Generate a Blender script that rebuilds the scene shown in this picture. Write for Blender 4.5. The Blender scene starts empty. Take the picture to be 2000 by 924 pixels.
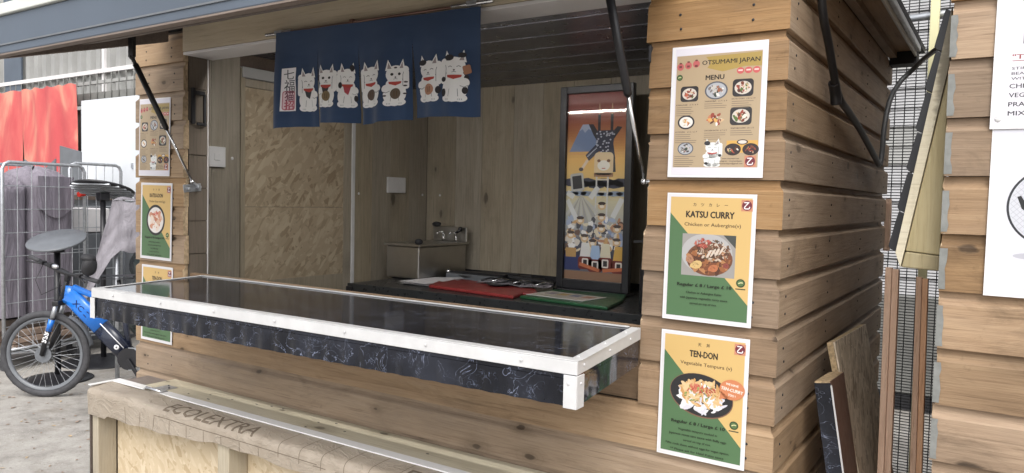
import bpy, math, random
from mathutils import Vector, Matrix
R = random.Random(7)
LED = 60.       # strength of the strip lights added to brighten the kiosk interior
S = bpy.context.scene
COL = S.collection
PI = math.pi

# ------------------------------------------------------------------ camera, world, sun, exposure
cam_d = bpy.data.cameras.new('camera'); cam = bpy.data.objects.new('camera', cam_d); COL.objects.link(cam)
cam_d.sensor_width = 36.0; cam_d.lens = 1471.69 / 2000 * 36.0
cam_d.clip_start = 0.02; cam_d.clip_end = 3000
yaw, pitch, roll = -.5799, -.0487, .0221
fwd = Vector((math.sin(yaw) * math.cos(pitch), math.cos(yaw) * math.cos(pitch), math.sin(pitch)))
rgt = Vector((math.cos(yaw), -math.sin(yaw), 0)); upv = rgt.cross(fwd)
r2 = rgt * math.cos(roll) + upv * math.sin(roll); u2 = upv * math.cos(roll) - rgt * math.sin(roll)
M = Matrix((r2, u2, -fwd)).transposed().to_4x4(); M.translation = (.4216, -1.7537, 1.6)
cam.matrix_world = M
S.camera = cam

W = bpy.data.worlds.new('World'); S.world = W; W.use_nodes = True
wn = W.node_tree.nodes; wl = W.node_tree.links
SUN = Vector((.34, -.62, .80)).normalized()          # towards the sun behind the cloud
sky = wn.new('ShaderNodeTexSky'); sky.sky_type = 'NISHITA'; sky.sun_disc = False
sky.sun_elevation = math.asin(SUN.z); sky.sun_rotation = math.atan2(SUN.x, SUN.y)
sky.air_density = 1.0; sky.dust_density = 4.0; sky.ozone_density = 1.0
hs = wn.new('ShaderNodeHueSaturation'); hs.inputs['Saturation'].default_value = .22   # overcast: nearly colourless sky
bg = wn['Background']; bg.inputs['Strength'].default_value = .15
wl.new(sky.outputs[0], hs.inputs['Color']); wl.new(hs.outputs[0], bg.inputs['Color'])
sl = bpy.data.lights.new('sun', 'SUN'); sl.energy = .9; sl.angle = math.radians(60); sl.color = (1, .96, .9)
so = bpy.data.objects.new('sun', sl); COL.objects.link(so); so.rotation_euler = SUN.to_track_quat('Z', 'Y').to_euler()
S.view_settings.view_transform = 'Standard'; S.view_settings.look = 'None'
S.view_settings.gamma = 1; S.view_settings.exposure = .78
S.cycles.max_bounces = 10; S.cycles.diffuse_bounces = 6; S.cycles.transparent_max_bounces = 12

# ------------------------------------------------------------------ materials
def lin(c):
    return tuple(((x / 255) / 12.92 if x / 255 <= .04045 else ((x / 255 + .055) / 1.055) ** 2.4) for x in c[:3])
class NT:
    def __init__(s, name):
        s.m = bpy.data.materials.new(name); s.m.use_nodes = True
        s.t = s.m.node_tree; s.n = s.t.nodes; s.l = s.t.links; s.b = s.n['Principled BSDF']
    def node(s, typ, ins=None, **kw):
        nd = s.n.new('ShaderNode' + typ)
        for k, v in kw.items(): setattr(nd, k, v)
        for k, v in (ins or {}).items():
            if hasattr(v, 'is_output'): s.l.new(v, nd.inputs[k])
            else: nd.inputs[k].default_value = v
        return nd
    def out(s, **kw):
        for k, v in kw.items():
            k = k.replace('_', ' ')
            if hasattr(v, 'is_output'): s.l.new(v, s.b.inputs[k])
            else: s.b.inputs[k].default_value = v
        return s.m
    def math(s, op, a, b=None, c=None, clamp=False):
        nd = s.n.new('ShaderNodeMath'); nd.operation = op; nd.use_clamp = clamp
        for i, v in enumerate((a, b, c)):
            if v is None: continue
            if hasattr(v, 'is_output'): s.l.new(v, nd.inputs[i])
            else: nd.inputs[i].default_value = v
        return nd.outputs[0]
    def mix(s, f, a, b, mode='MIX'):
        nd = s.n.new('ShaderNodeMix'); nd.data_type = 'RGBA'; nd.blend_type = mode
        for i, v in ((0, f), (6, a), (7, b)):
            if hasattr(v, 'is_output'): s.l.new(v, nd.inputs[i])
            else: nd.inputs[i].default_value = v if i == 0 else (*v[:3], 1)
        return nd.outputs[2]
    def ramp(s, f, stops):
        nd = s.n.new('ShaderNodeValToRGB'); s.l.new(f, nd.inputs[0]); e = nd.color_ramp.elements
        while len(e) < len(stops): e.new(.5)
        for i, (p, c) in enumerate(stops): e[i].position = p; e[i].color = (*c[:3], 1) if hasattr(c, '__len__') else (c, c, c, 1)
        return nd.outputs[0]
    def smooth(s, v, a, b):
        nd = s.n.new('ShaderNodeMapRange'); nd.interpolation_type = 'SMOOTHSTEP'
        s.l.new(v, nd.inputs[0]); nd.inputs[1].default_value = a; nd.inputs[2].default_value = b
        return nd.outputs[0]
    def coords(s, scale=(1, 1, 1), rnd=30, rot=(0, 0, 0)):
        tc = s.n.new('ShaderNodeTexCoord').outputs['Object']
        if rnd:
            oi = s.n.new('ShaderNodeObjectInfo').outputs['Random']
            cv = s.node('CombineXYZ', {0: s.math('MULTIPLY', oi, rnd), 1: s.math('MULTIPLY', oi, rnd * 1.7), 2: s.math('MULTIPLY', oi, rnd * 2.3)}).outputs[0]
            tc = s.node('VectorMath', {0: tc, 1: cv}, operation='ADD').outputs[0]
        if any(rot): tc = s.node('Mapping', {'Vector': tc, 'Rotation': rot}).outputs[0]
        return s.node('Mapping', {'Vector': tc, 'Scale': scale}).outputs[0]
    def noise(s, vec, scale, detail=5, rough=.6, dist=0.):
        return s.node('TexNoise', {'Vector': vec, 'Scale': scale, 'Detail': detail, 'Roughness': rough, 'Distortion': dist}).outputs[0]
    def bump(s, h, strength, dist):
        return s.node('Bump', {'Height': h, 'Strength': strength, 'Distance': dist}).outputs[0]

def plain(name, c, rough=.5, metal=0., coat=0., var=0., bumpy=0., scale=20, spec=.5):
    t = NT(name); c = tuple(c)
    kw = dict(Roughness=rough, Metallic=metal, Coat_Weight=coat, Specular_IOR_Level=spec)
    if var:
        n = t.noise(t.coords(), scale, 6, .65)
        col = t.mix(t.smooth(n, .3, .7), tuple(x * (1 - var) for x in c), tuple(min(1, x * (1 + var)) for x in c))
        kw['Base_Color'] = col
        n2 = t.noise(t.coords(), scale * 4, 4, .6)
        kw['Roughness'] = t.math('MULTIPLY_ADD', n2, .25, rough - .12, clamp=True)
    else: kw['Base_Color'] = (*c, 1)
    if bumpy: kw['Normal'] = t.bump(t.noise(t.coords(), scale * 5, 5, .6), bumpy, .003)
    return t.out(**kw)

def wood(name, dark, mid, light, axis=0, knots=True, rough=.6, knot_amt=1., tone=.3, grey=0., knot_scale=1., flat=None, stain=0.):
    t = NT(name)
    def sc(a, b): v = [b, b, b]; v[axis] = a; return tuple(v)
    big = t.noise(t.coords(sc(1.5, 8)), 1.6, 4, .55, .8)
    wv = t.coords(sc(1.6, 30))
    ring = t.noise(wv, 1.9, 5, .6, 1.4)
    med = t.noise(t.coords(sc(2.6, 105)), 1.8, 4, .65, .3)
    fine = t.noise(t.coords(sc(14, 420)), 1.6, 3, .7)
    f = t.math('ADD', t.math('ADD', t.math('MULTIPLY', big, .38), t.math('MULTIPLY', ring, .34)), t.math('MULTIPLY', med, .28))
    col = t.ramp(f, [(.27, dark), (.5, mid), (.73, light)])
    line = t.math('SUBTRACT', 1., t.smooth(med, .30, .43))
    col = t.mix(t.math('MULTIPLY', line, .36), col, tuple(x * .45 for x in dark))
    kd = None
    if knots:
        kv = t.coords(sc(4.6 * knot_scale, 8.8 * knot_scale))
        if flat is not None:
            xyz = t.node('SeparateXYZ', {0: kv}).outputs; rest = [k for k in range(3) if k != flat]
            kv = t.node('CombineXYZ', {0: xyz[rest[0]], 1: xyz[rest[1]], 2: 0.}).outputs[0]
        vo = t.node('TexVoronoi', {'Vector': kv, 'Scale': 1., 'Randomness': .9}, feature='F1', voronoi_dimensions='2D' if flat is not None else '3D')
        cs = t.node('SeparateColor', {0: vo.outputs['Color']}).outputs
        sel = t.math('GREATER_THAN', cs[0], .66)
        siz = t.math('MULTIPLY_ADD', cs[1], .9, .45)
        dist = t.math('DIVIDE', t.math('ADD', vo.outputs['Distance'], t.math('MULTIPLY', t.math('SUBTRACT', t.noise(t.coords(sc(14, 44)), 2., 3), .5), .10)), siz)
        halo = t.math('MULTIPLY', t.math('SUBTRACT', 1., t.smooth(dist, .07, .42)), sel)
        core = t.math('MULTIPLY', t.math('SUBTRACT', 1., t.smooth(dist, .045, .10)), sel)
        rg_ = t.math('MULTIPLY', t.math('SINE', t.math('MULTIPLY', dist, 70.)), halo)
        col = t.mix(t.math('MULTIPLY', halo, .34 * knot_amt), col, tuple(x * .6 for x in dark))
        col = t.mix(t.math('MULTIPLY', t.smooth(rg_, .2, .9), .12 * knot_amt), col, tuple(x * .5 for x in dark))
        col = t.mix(t.math('MULTIPLY', core, .82 * knot_amt), col, tuple(x * .25 for x in dark))
        kd = core
    col = t.mix(t.math('MULTIPLY', t.smooth(fine, .45, .75), .22), col, tuple(x * .6 for x in dark))
    st = t.noise(t.coords(sc(2.2, 5)), 1.5, 6, .65)
    g = sum(mid) / 3
    col = t.mix(t.math('MULTIPLY', t.smooth(st, .47, .74), .32 + grey), col, tuple(g * .30 + x * .55 for x in mid))
    if stain:
        s1 = t.smooth(t.noise(t.coords(sc(3.2, 7.5)), 1.2, 7, .7, .6), .50, .72)
        col = t.mix(t.math('MULTIPLY', s1, stain), col, tuple(x * .50 for x in dark))
        s2 = t.smooth(t.noise(t.coords((1, 1, 1), 0), 26, 5, .7), .60, .74)
        col = t.mix(t.math('MULTIPLY', s2, stain * .55), col, tuple(x * .45 for x in dark))
        s3 = t.smooth(t.noise(t.coords((1, 1, 1), 0), 3.1, 4, .6), .42, .70)
        col = t.mix(t.math('MULTIPLY', s3, stain * .5), col, tuple(x * .66 for x in mid))
    oi = t.n.new('ShaderNodeObjectInfo').outputs['Random']
    val = t.math('MULTIPLY_ADD', oi, tone, 1 - tone / 2)
    sat = t.math('MULTIPLY_ADD', t.math('FRACT', t.math('MULTIPLY', oi, 7.3)), .35, .78)
    col = t.node('HueSaturation', {'Color': col, 'Value': val, 'Saturation': sat}).outputs[0]
    h = t.math('ADD', t.math('MULTIPLY', fine, .4), t.math('MULTIPLY', med, .8))
    if kd is not None: h = t.math('SUBTRACT', h, t.math('MULTIPLY', kd, .5))
    rg = t.math('MULTIPLY_ADD', big, .3, rough - .15)
    return t.out(Base_Color=col, Roughness=rg, Specular_IOR_Level=.3, Normal=t.bump(h, .45, .003))

def osb(name, base, dark, light, ax=(0, 2), s=1., rough=.55):
    t = NT(name); col = None
    cs = []
    for i, ang in enumerate((.35, 1.25, -.55, 2.2)):
        rot = [0, 0, 0]; k = 3 - ax[0] - ax[1]; rot[k] = ang
        scv = [20 * s, 20 * s, 20 * s]; scv[ax[0]] = 13 * s; scv[ax[1]] = 42 * s
        vec = t.coords(tuple(scv), 11 + i, tuple(rot))
        wob = t.node('VectorMath', {0: vec, 1: t.node('TexNoise', {'Vector': vec, 'Scale': .8, 'Detail': 2}).outputs[1]}, operation='ADD').outputs[0]
        vo = t.node('TexVoronoi', {'Vector': wob, 'Scale': 1., 'Randomness': 1.}, feature='F1')
        rr = t.node('SeparateColor', {0: vo.outputs['Color']}).outputs
        cs.append((t.ramp(rr[0], [(.08, dark), (.3, base), (.6, base), (.92, light)]), rr[1]))
    col = cs[0][0]; hgt = cs[0][1]
    for i in range(1, 4):
        m = t.math('GREATER_THAN', cs[i][1], .55)
        col = t.mix(m, col, cs[i][0]); hgt = t.math('MULTIPLY_ADD', t.math('SUBTRACT', cs[i][1], hgt), m, hgt)
    n = t.noise(t.coords((1, 1, 1)), 14, 6, .7)
    col = t.mix(t.math('MULTIPLY', t.smooth(n, .55, .78), .5), col, dark)
    col = t.mix(t.math('MULTIPLY', t.smooth(t.noise(t.coords((1, 1, 1)), 2.2, 3), .4, .7), .3), col, light)
    return t.out(Base_Color=col, Roughness=rough, Specular_IOR_Level=.3, Normal=t.bump(hgt, .3, .002))

def marble(name):
    t = NT(name)
    c = t.coords((1, 1, 1), 0)
    n = t.node('TexNoise', {'Vector': c, 'Scale': 9., 'Detail': 6, 'Roughness': .6}).outputs[1]
    v = t.node('VectorMath', {0: c, 1: t.node('VectorMath', {0: n, 'Scale': .22}, operation='SCALE').outputs[0]}, operation='ADD').outputs[0]
    def vein(scale, w, m0, m1, ms, dist):
        nz = t.noise(c, scale, 3, .55, dist)
        l = t.math('SUBTRACT', 1., t.smooth(t.math('ABSOLUTE', t.math('SUBTRACT', nz, .5)), .1 * w, w))
        return t.math('MULTIPLY', l, t.smooth(t.noise(c, ms, 3), m0, m1))
    a = vein(15, .009, .42, .58, 13., 1.6); b = vein(34, .012, .52, .66, 20., 2.)
    base = t.mix(t.smooth(t.noise(c, 5., 5), .35, .7), (.006, .007, .011), (.022, .025, .036))
    col = t.mix(t.math('MULTIPLY', a, .65), base, (.24, .27, .38)); col = t.mix(t.math('MULTIPLY', b, .5), col, (.22, .26, .38))
    return t.out(Base_Color=col, Roughness=.09, Specular_IOR_Level=.38,
                 Normal=t.bump(t.noise(t.coords((14, 14, 1.2), 0), 1., 2), .06, .004))

def ground_mat():
    t = NT('worn_concrete'); c = t.coords((1, 1, 1), 0)
    a = t.noise(c, 1.1, 6, .65); b = t.noise(c, 7, 9, .7); d = t.noise(c, 60, 6, .7)
    col = t.ramp(t.math('ADD', t.math('MULTIPLY', a, .5), t.math('MULTIPLY', b, .5)), [(.34, (.17, .157, .14)), (.5, (.335, .315, .288)), (.66, (.46, .44, .405))])
    col = t.mix(t.math('MULTIPLY', t.smooth(d, .5, .75), .5), col, (.15, .14, .125)); col = t.mix(t.math('MULTIPLY', t.smooth(t.noise(c, 2.6, 6, .7), .54, .68), .45), col, (.20, .17, .135)); col = t.mix(t.math('MULTIPLY', t.smooth(t.noise(c, 15, 5, .7), .58, .70), .5), col, (.17, .155, .13))
    gp = t.math('SUBTRACT', 1., t.smooth(t.node('TexVoronoi', {'Vector': c, 'Scale': 55.}).outputs[0], .05, .25))
    col = t.mix(t.math('MULTIPLY', gp, t.smooth(t.noise(c, 3, 3), .5, .7)), col, (.6, .57, .52))
    return t.out(Base_Color=col, Roughness=.85, Normal=t.bump(t.math('ADD', b, t.math('MULTIPLY', d, .6)), .5, .01))

def print_mat(name, rough=.35, coat=.25):
    t = NT(name); a = t.node('Attribute', attribute_name='Col').outputs[0]
    return t.out(Base_Color=a, Roughness=rough, Coat_Weight=coat, Coat_Roughness=.12, Specular_IOR_Level=.4)

MT = {}
def mk():
    m = MT
    m['board'] = wood('weathered_cladding', (.155, .090, .046), (.295, .187, .102), (.395, .270, .160), 0, tone=.30, flat=1, stain=.50)
    m['board_pale'] = wood('pale_cladding', (.20, .125, .068), (.345, .236, .142), (.445, .325, .212), 0, tone=.24, flat=1, stain=.36, knot_scale=1.15)  # paler boards; left pillar's paleness is partly lens flare put into the colour
    m['side'] = wood('side_cladding', (.225, .145, .084), (.365, .255, .158), (.47, .342, .225), 1, tone=.24, knot_amt=.8, flat=0, stain=.42)  # side boards' colour lightened to make up for the dim gap
    m['nb'] = wood('neighbour_cladding', (.165, .098, .050), (.312, .200, .110), (.43, .297, .172), 0, tone=.38, flat=1, knot_amt=1.35, knot_scale=.8, stain=.62)
    m['raw'] = plain('raw_cut_wood', (.48, .36, .23), .8, var=.3, bumpy=.5, scale=60)
    m['beam'] = wood('pale_softwood', (.42, .35, .25), (.56, .48, .36), (.64, .57, .45), 0, tone=.1, grey=.1)
    m['ledge'] = wood('pale_ledge_softwood', (.47, .415, .31), (.60, .55, .43), (.66, .62, .51), 0, tone=.1, flat=2)
    m['post'] = wood('pale_upright_softwood', (.30, .25, .175), (.42, .365, .275), (.50, .45, .35), 2, tone=.15, grey=.15)
    m['stud'] = wood('orange_brown_stud_wood', (.52, .28, .155), (.68, .41, .25), (.76, .52, .35), 2, tone=.15, knot_amt=.8)
    m['dark_wood'] = wood('dark_stained_wood', (.05, .036, .028), (.085, .062, .048), (.12, .09, .07), 0, tone=.2, knot_amt=.3)
    m['return_wood'] = wood('dark_return_wood', (.10, .082, .066), (.15, .125, .10), (.19, .16, .13), 2, tone=.1, knot_amt=.2)  # dark brown wood of the pillar returns
    pk = ((.19, .158, .115), (.30, .26, .195), (.385, .337, .26))
    m['panel'] = wood('grey_oak_wall_panel', *pk, 2, tone=.20, rough=.5, knot_amt=.9, knot_scale=.62, flat=1, stain=.25)
    m['panel_side'] = wood('grey_oak_side_panel', *pk, 2, tone=.20, rough=.5, knot_amt=.9, knot_scale=.62, flat=0, stain=.25)
    m['osb'] = osb('strand_board', (.335, .272, .19), (.245, .19, .125), (.42, .35, .25), (1, 2), 1.35)
    m['osbf'] = osb('fresh_strand_board', (.56, .455, .31), (.45, .345, .215), (.63, .53, .385), (0, 2), 1.5)
    m['osbd'] = osb('weathered_strand_board', (.50, .42, .31), (.27, .215, .15), (.66, .57, .45), (1, 2), 1.6)
    m['chip'] = plain('chipboard_core', (.46, .34, .2), .85, var=.35, bumpy=.8, scale=110)
    m['ceil'] = plain('dark_ceiling_laminate', (.075, .078, .095), .3, var=.15, scale=5)
    m['marble'] = marble('black_marble_laminate')
    m['white'] = plain('white_plastic_trim', (.58, .58, .585), .35, var=.07, scale=12)
    m['bright'] = plain('bright_white_strip', (.80, .80, .80), .35)
    m['offwhite'] = plain('off_white_lining', (.72, .70, .70), .45, var=.05, scale=4)
    m['chrome'] = plain('chrome', (.75, .76, .78), .18, 1.)
    m['steel'] = plain('brushed_steel', (.50, .49, .47), .33, 1., var=.12, scale=3)
    m['galv'] = plain('galvanised_steel', (.5, .52, .55), .42, .7, var=.15, scale=30)
    m['black'] = plain('black_plastic', (.014, .014, .017), .38, var=.2, scale=15)
    m['blackm'] = plain('black_matt', (.02, .02, .023), .7, var=.2, scale=20)
    m['rubber'] = plain('tyre_rubber', (.05, .05, .055), .75, var=.25, scale=25, bumpy=.5)
    m['felt'] = plain('blue_grey_board', (.09, .112, .145), .5, var=.08, scale=3)  # blue-grey board; part of its blue tint is sky glare in the colour
    m['cream'] = plain('cream_trim', (.62, .64, .6), .5, var=.06, scale=6)
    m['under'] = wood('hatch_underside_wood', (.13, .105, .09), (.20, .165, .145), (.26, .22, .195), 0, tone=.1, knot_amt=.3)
    t = NT('brown_wrap_membrane'); a = t.noise(t.coords((5, 12, 12), 0), 1., 6, .6, 1.5); e = t.noise(t.coords((1, 1, 1), 0), 9, 6, .7)
    cr = t.math('SUBTRACT', 1., t.smooth(t.math('ABSOLUTE', t.math('SUBTRACT', a, .5)), 0., .05))
    col = t.mix(t.smooth(e, .3, .75), (.385, .330, .268), (.30, .25, .195))
    m['wrap'] = t.out(Base_Color=col, Roughness=.45, Normal=t.bump(t.math('ADD', t.math('MULTIPLY', cr, .25), t.math('MULTIPLY', a, .6)), .55, .012))
    m['navy'] = None
    m['glass'] = None
    m['blue'] = plain('bright_blue_bike_paint', (.012, .16, .60), .22, coat=.6)
    m['bikeblack'] = plain('black_bike_paint', (.012, .016, .032), .25, coat=.4)
    m['grey'] = plain('grey_table_laminate', (.14, .15, .165), .35, var=.1, scale=10)
    def fabric(name, c, sc_, amt):
        t = NT(name); a = t.noise(t.coords(sc_), 1., 5, .6, .8); b = t.noise(t.coords((260, 260, 260)), 1., 2)
        col = t.mix(t.smooth(a, .3, .7), tuple(x * .86 for x in c), tuple(x * 1.12 for x in c)); e = t.noise(t.coords((9, 9, 6)), 1., 6, .7)
        col = t.mix(t.math('MULTIPLY', t.smooth(e, .5, .72), .3), col, tuple(x * .62 for x in c))
        return t.out(Base_Color=col, Roughness=.88, Specular_IOR_Level=.2, Normal=t.bump(t.math('ADD', a, t.math('MULTIPLY', b, .03)), amt, .05))
    m['cloth'] = fabric('lavender_grey_fabric', (.235, .213, .25), (9, 9, 1.6), .75)
    m['drape'] = fabric('pale_grey_fabric', (.245, .232, .255), (10, 10, 3.), .8)
    m['bag'] = plain('dark_green_plastic_bag', (.035, .045, .045), .3, var=.3, scale=14)
    m['red_plastic'] = plain('red_chopping_board', (.24, .03, .03), .35, var=.1, scale=8)
    m['green_plastic'] = plain('green_chopping_board', (.012, .075, .028), .35, var=.1, scale=8)
    m['paper'] = plain('white_paper', (.72, .71, .73), .6)
    m['corr'] = plain('grey_corrugated_steel', (.31, .31, .30), .5, var=.1, scale=2)
    m['wall_grey'] = plain('grey_render', (.17, .17, .16), .8, var=.15, scale=5, bumpy=.4)
    m['wall_white'] = plain('white_cladding', (.38, .38, .39), .6, var=.06, scale=3)
    m['whiteboard'] = plain('white_coated_board', (.66, .69, .73), .35, var=.04, scale=2)
    m['yellow'] = plain('pale_yellow_paint', (.74, .70, .42), .45)
    m['seal'] = plain('grey_sealant', (.20, .205, .195), .55, var=.15, scale=40)
    m['green_ply'] = wood('green_tinted_timber', (.23, .19, .10), (.34, .285, .165), (.44, .385, .25), 2, tone=.1, knot_amt=.5)
    m['brown_lam'] = plain('brown_laminate', (.11, .055, .038), .45, var=.1, scale=9)
    m['red_light'] = plain('red_reflector', (.5, .03, .02), .25)
    m['logo'] = plain('white_paint', (.8, .8, .82), .4)
    m['dark_top'] = plain('dark_worktop_laminate', (.028, .03, .032), .3, var=.15, scale=12)
    m['copper'] = plain('brown_metal_rod', (.22, .13, .10), .35, .5)
    m['cable'] = plain('black_cable', (.018, .018, .02), .42)
    m['cable2'] = plain('grey_cable', (.10, .105, .11), .4)
    m['brick'] = plain('brown_paving_brick', (.30, .22, .17), .85, var=.2, scale=20, bumpy=.6)
    t = NT('navy_cotton')
    wv = t.noise(t.coords((240, 240, 240), 0), 1., 2)
    bl = t.noise(t.coords((2.5, 1, 7), 0), 1., 4)
    m['navy'] = t.out(Base_Color=t.mix(t.smooth(bl, .3, .7), (.030, .054, .112), (.044, .075, .148)), Roughness=.9, Specular_IOR_Level=.15,
                      Sheen_Weight=.25, Normal=t.bump(wv, .25, .001))
    t = NT('red_orange_tarp'); n = t.noise(t.coords((1.6, 1, .8)), 1.3, 4, .55, .5)
    m['tarp'] = t.out(Base_Color=t.ramp(n, [(.38, (.50, .075, .08)), (.52, (.56, .115, .105)), (.64, (.66, .28, .20))]), Roughness=.55,
                      Normal=t.bump(t.noise(t.coords((1, 1, .35)), 5., 4), .5, .03))
    t = NT('picture_glass')
    t.n.remove(t.b); gl = t.node('BsdfGlossy', {'Roughness': .03}); tr = t.node('BsdfTransparent'); fr = t.node('Fresnel', {'IOR': 1.45})
    mx = t.node('MixShader', {0: fr.outputs[0], 1: tr.outputs[0], 2: gl.outputs[0]}); t.l.new(mx.outputs[0], t.n['Material Output'].inputs[0]); m['glass'] = t.m
    m['ground'] = ground_mat()
    m['print'] = print_mat('laminated_print'); m['cloth_print'] = print_mat('fabric_print', .9, 0.); m['art_print'] = print_mat('art_print', .6, 0.)
mk()

# ------------------------------------------------------------------ mesh helpers
class MB:
    def __init__(s): s.v = []; s.f = []; s.mi = []; s.sm = []
    def add(s, vs, fs, m=0, smooth=False):
        o = len(s.v); s.v += [tuple(v) for v in vs]
        for f in fs: s.f.append([i + o for i in f]); s.mi.append(m); s.sm.append(smooth)
        return s
    def box(s, x0, x1, y0, y1, z0, z1, m=0):
        return s.hexa([(x0, y0, z0), (x1, y0, z0), (x1, y1, z0), (x0, y1, z0), (x0, y0, z1), (x1, y0, z1), (x1, y1, z1), (x0, y1, z1)], m)
    def hexa(s, p, m=0):
        return s.add(p, [(0, 3, 2, 1), (4, 5, 6, 7), (0, 1, 5, 4), (1, 2, 6, 5), (2, 3, 7, 6), (3, 0, 4, 7)], m)
    def bar(s, a, b, w, h, up=(0, 0, 1), m=0):
        a = Vector(a); b = Vector(b); d = (b - a).normalized(); u = Vector(up); x = d.cross(u)
        if x.length < 1e-4: x = d.cross(Vector((1, 0, 0)))
        x.normalize(); u = x.cross(d).normalized()
        p = [q + x * sx * w / 2 + u * su * h / 2 for q in (a, b) for sx, su in ((-1, -1), (1, -1), (1, 1), (-1, 1))]
        return s.add(p, [(0, 1, 2, 3), (7, 6, 5, 4), (0, 4, 5, 1), (1, 5, 6, 2), (2, 6, 7, 3), (3, 7, 4, 0)], m)
    def tube(s, path, r, n=8, m=0, closed=False, caps=True):
        P = [Vector(p) for p in path]; k = len(P); rs = r if hasattr(r, '__len__') else [r] * k
        vs = []; prev = None
        for i, p in enumerate(P):
            d = (P[(i + 1) % k] - P[i - 1]) if closed else (P[min(i + 1, k - 1)] - P[max(i - 1, 0)])
            d.normalize()
            if prev is None:
                x = d.orthogonal().normalized()
            else:
                x = prev - d * prev.dot(d); x.normalize()
            prev = x; y = d.cross(x)
            for j in range(n):
                a = 2 * PI * j / n; vs.append(p + (x * math.cos(a) + y * math.sin(a)) * rs[i])
        fs = []
        for i in range(k if closed else k - 1):
            for j in range(n):
                a = i * n + j; b = i * n + (j + 1) % n; c = ((i + 1) % k) * n + (j + 1) % n; d = ((i + 1) % k) * n + j
                fs.append((a, b, c, d))
        s.add(vs, fs, m, True)
        if caps and not closed:
            o = len(s.v) - k * n
            s.f.append([o + j for j in range(n)][::-1]); s.mi.append(m); s.sm.append(False)
            s.f.append([o + (k - 1) * n + j for j in range(n)]); s.mi.append(m); s.sm.append(False)
        return s
    def cyl(s, a, b, r, r1=None, n=16, m=0): return s.tube([a, b], [r, r if r1 is None else r1], n, m)
    def lathe(s, prof, o=(0, 0, 0), X=Vector((1, 0, 0)), Y=Vector((0, 1, 0)), Z=Vector((0, 0, 1)), n=24, m=0, sx=1., sy=1.):
        o = Vector(o); vs = []; fs = []
        for (r, z) in prof:
            for j in range(n):
                a = 2 * PI * j / n; vs.append(o + X * (r * math.cos(a) * sx) + Y * (r * math.sin(a) * sy) + Z * z)
        for i in range(len(prof) - 1):
            for j in range(n): fs.append((i * n + j, i * n + (j + 1) % n, (i + 1) * n + (j + 1) % n, (i + 1) * n + j))
        return s.add(vs, fs, m, True)
    def grid(s, fn, nu, nv, m=0, smooth=True):
        vs = [fn(i / nu, j / nv) for j in range(nv + 1) for i in range(nu + 1)]
        fs = [(j * (nu + 1) + i, j * (nu + 1) + i + 1, (j + 1) * (nu + 1) + i + 1, (j + 1) * (nu + 1) + i) for j in range(nv) for i in range(nu)]
        return s.add(vs, fs, m, smooth)
    def prism(s, poly, a, b, fn, m=0):
        n = len(poly); vs = [fn(p, q, a) for p, q in poly] + [fn(p, q, b) for p, q in poly]
        return s.add(vs, [list(range(n))[::-1], list(range(n, 2 * n))] + [(i, (i + 1) % n, n + (i + 1) % n, n + i) for i in range(n)], m)
    def ball(s, c, r, n=12, m=0, seed=None, amp=0.):
        rx, ry, rz = r if hasattr(r, '__len__') else (r, r, r); rr = random.Random(seed or 0)
        ph = [rr.uniform(0, 6) for _ in range(6)]
        def fn(u, v):
            a = 2 * PI * u; b = PI * (v - .5); q = 1 + amp * (math.sin(3 * a + ph[0]) * math.cos(2 * b + ph[1]) + .6 * math.sin(5 * a + ph[2] + 3 * b))
            return (c[0] + rx * math.cos(a) * math.cos(b) * q, c[1] + ry * math.sin(a) * math.cos(b) * q, c[2] + rz * math.sin(b) * q)
        return s.grid(fn, n * 2, n, m)
    def mesh(s, name, mats):
        me = bpy.data.meshes.new(name); me.from_pydata(s.v, [], s.f)
        for x in mats: me.materials.append(x)
        me.polygons.foreach_set('material_index', s.mi); me.polygons.foreach_set('use_smooth', s.sm); me.update()
        return me
    def build(s, name, mats, parent=None, bevel=0, loc=None, mw=None):
        if not isinstance(mats, (list, tuple)): mats = [mats]
        mats = [MT[x] if isinstance(x, str) else x for x in mats]
        return put(name, s.mesh(name, mats), parent, bevel, loc, mw)
INV = {}
def wpos(o):
    return INV.get(o.name, Matrix())
def put(name, me, parent=None, bevel=0, loc=None, mw=None):
    """vertices are in world metres unless the thing is rotated; the object's origin stays on its parent"""
    o = bpy.data.objects.new(name, me); COL.objects.link(o)
    m = mw if mw is not None else Matrix.Translation(loc or (0, 0, 0))
    if parent is not None:
        o.parent = parent; o.matrix_basis = wpos(parent).inverted() @ m
    else: o.matrix_basis = m
    INV[o.name] = m
    if bevel:
        b = o.modifiers.new('bevel', 'BEVEL'); b.width = bevel; b.segments = 2; b.limit_method = 'ANGLE'; b.angle_limit = .6
    return o
def tag(o, label=None, cat=None, group=None, kind=None):
    for k, v in (('label', label), ('category', cat), ('group', group), ('kind', kind)):
        if v: o[k] = v
    return o
def thing(name, label, cat, loc, group=None, mw=None):
    o = bpy.data.objects.new(name, None); COL.objects.link(o); o.empty_display_size = .1
    m = mw if mw is not None else Matrix.Translation(loc); o.matrix_basis = m; INV[o.name] = m
    return tag(o, label, cat, group)
def copy_child(o, parent, name=None):
    c = o.copy(); COL.objects.link(c); c.parent = parent
    for ch in list(o.children): copy_child(ch, c)
    return c
def struct(o): return tag(o, kind='structure')

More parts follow.
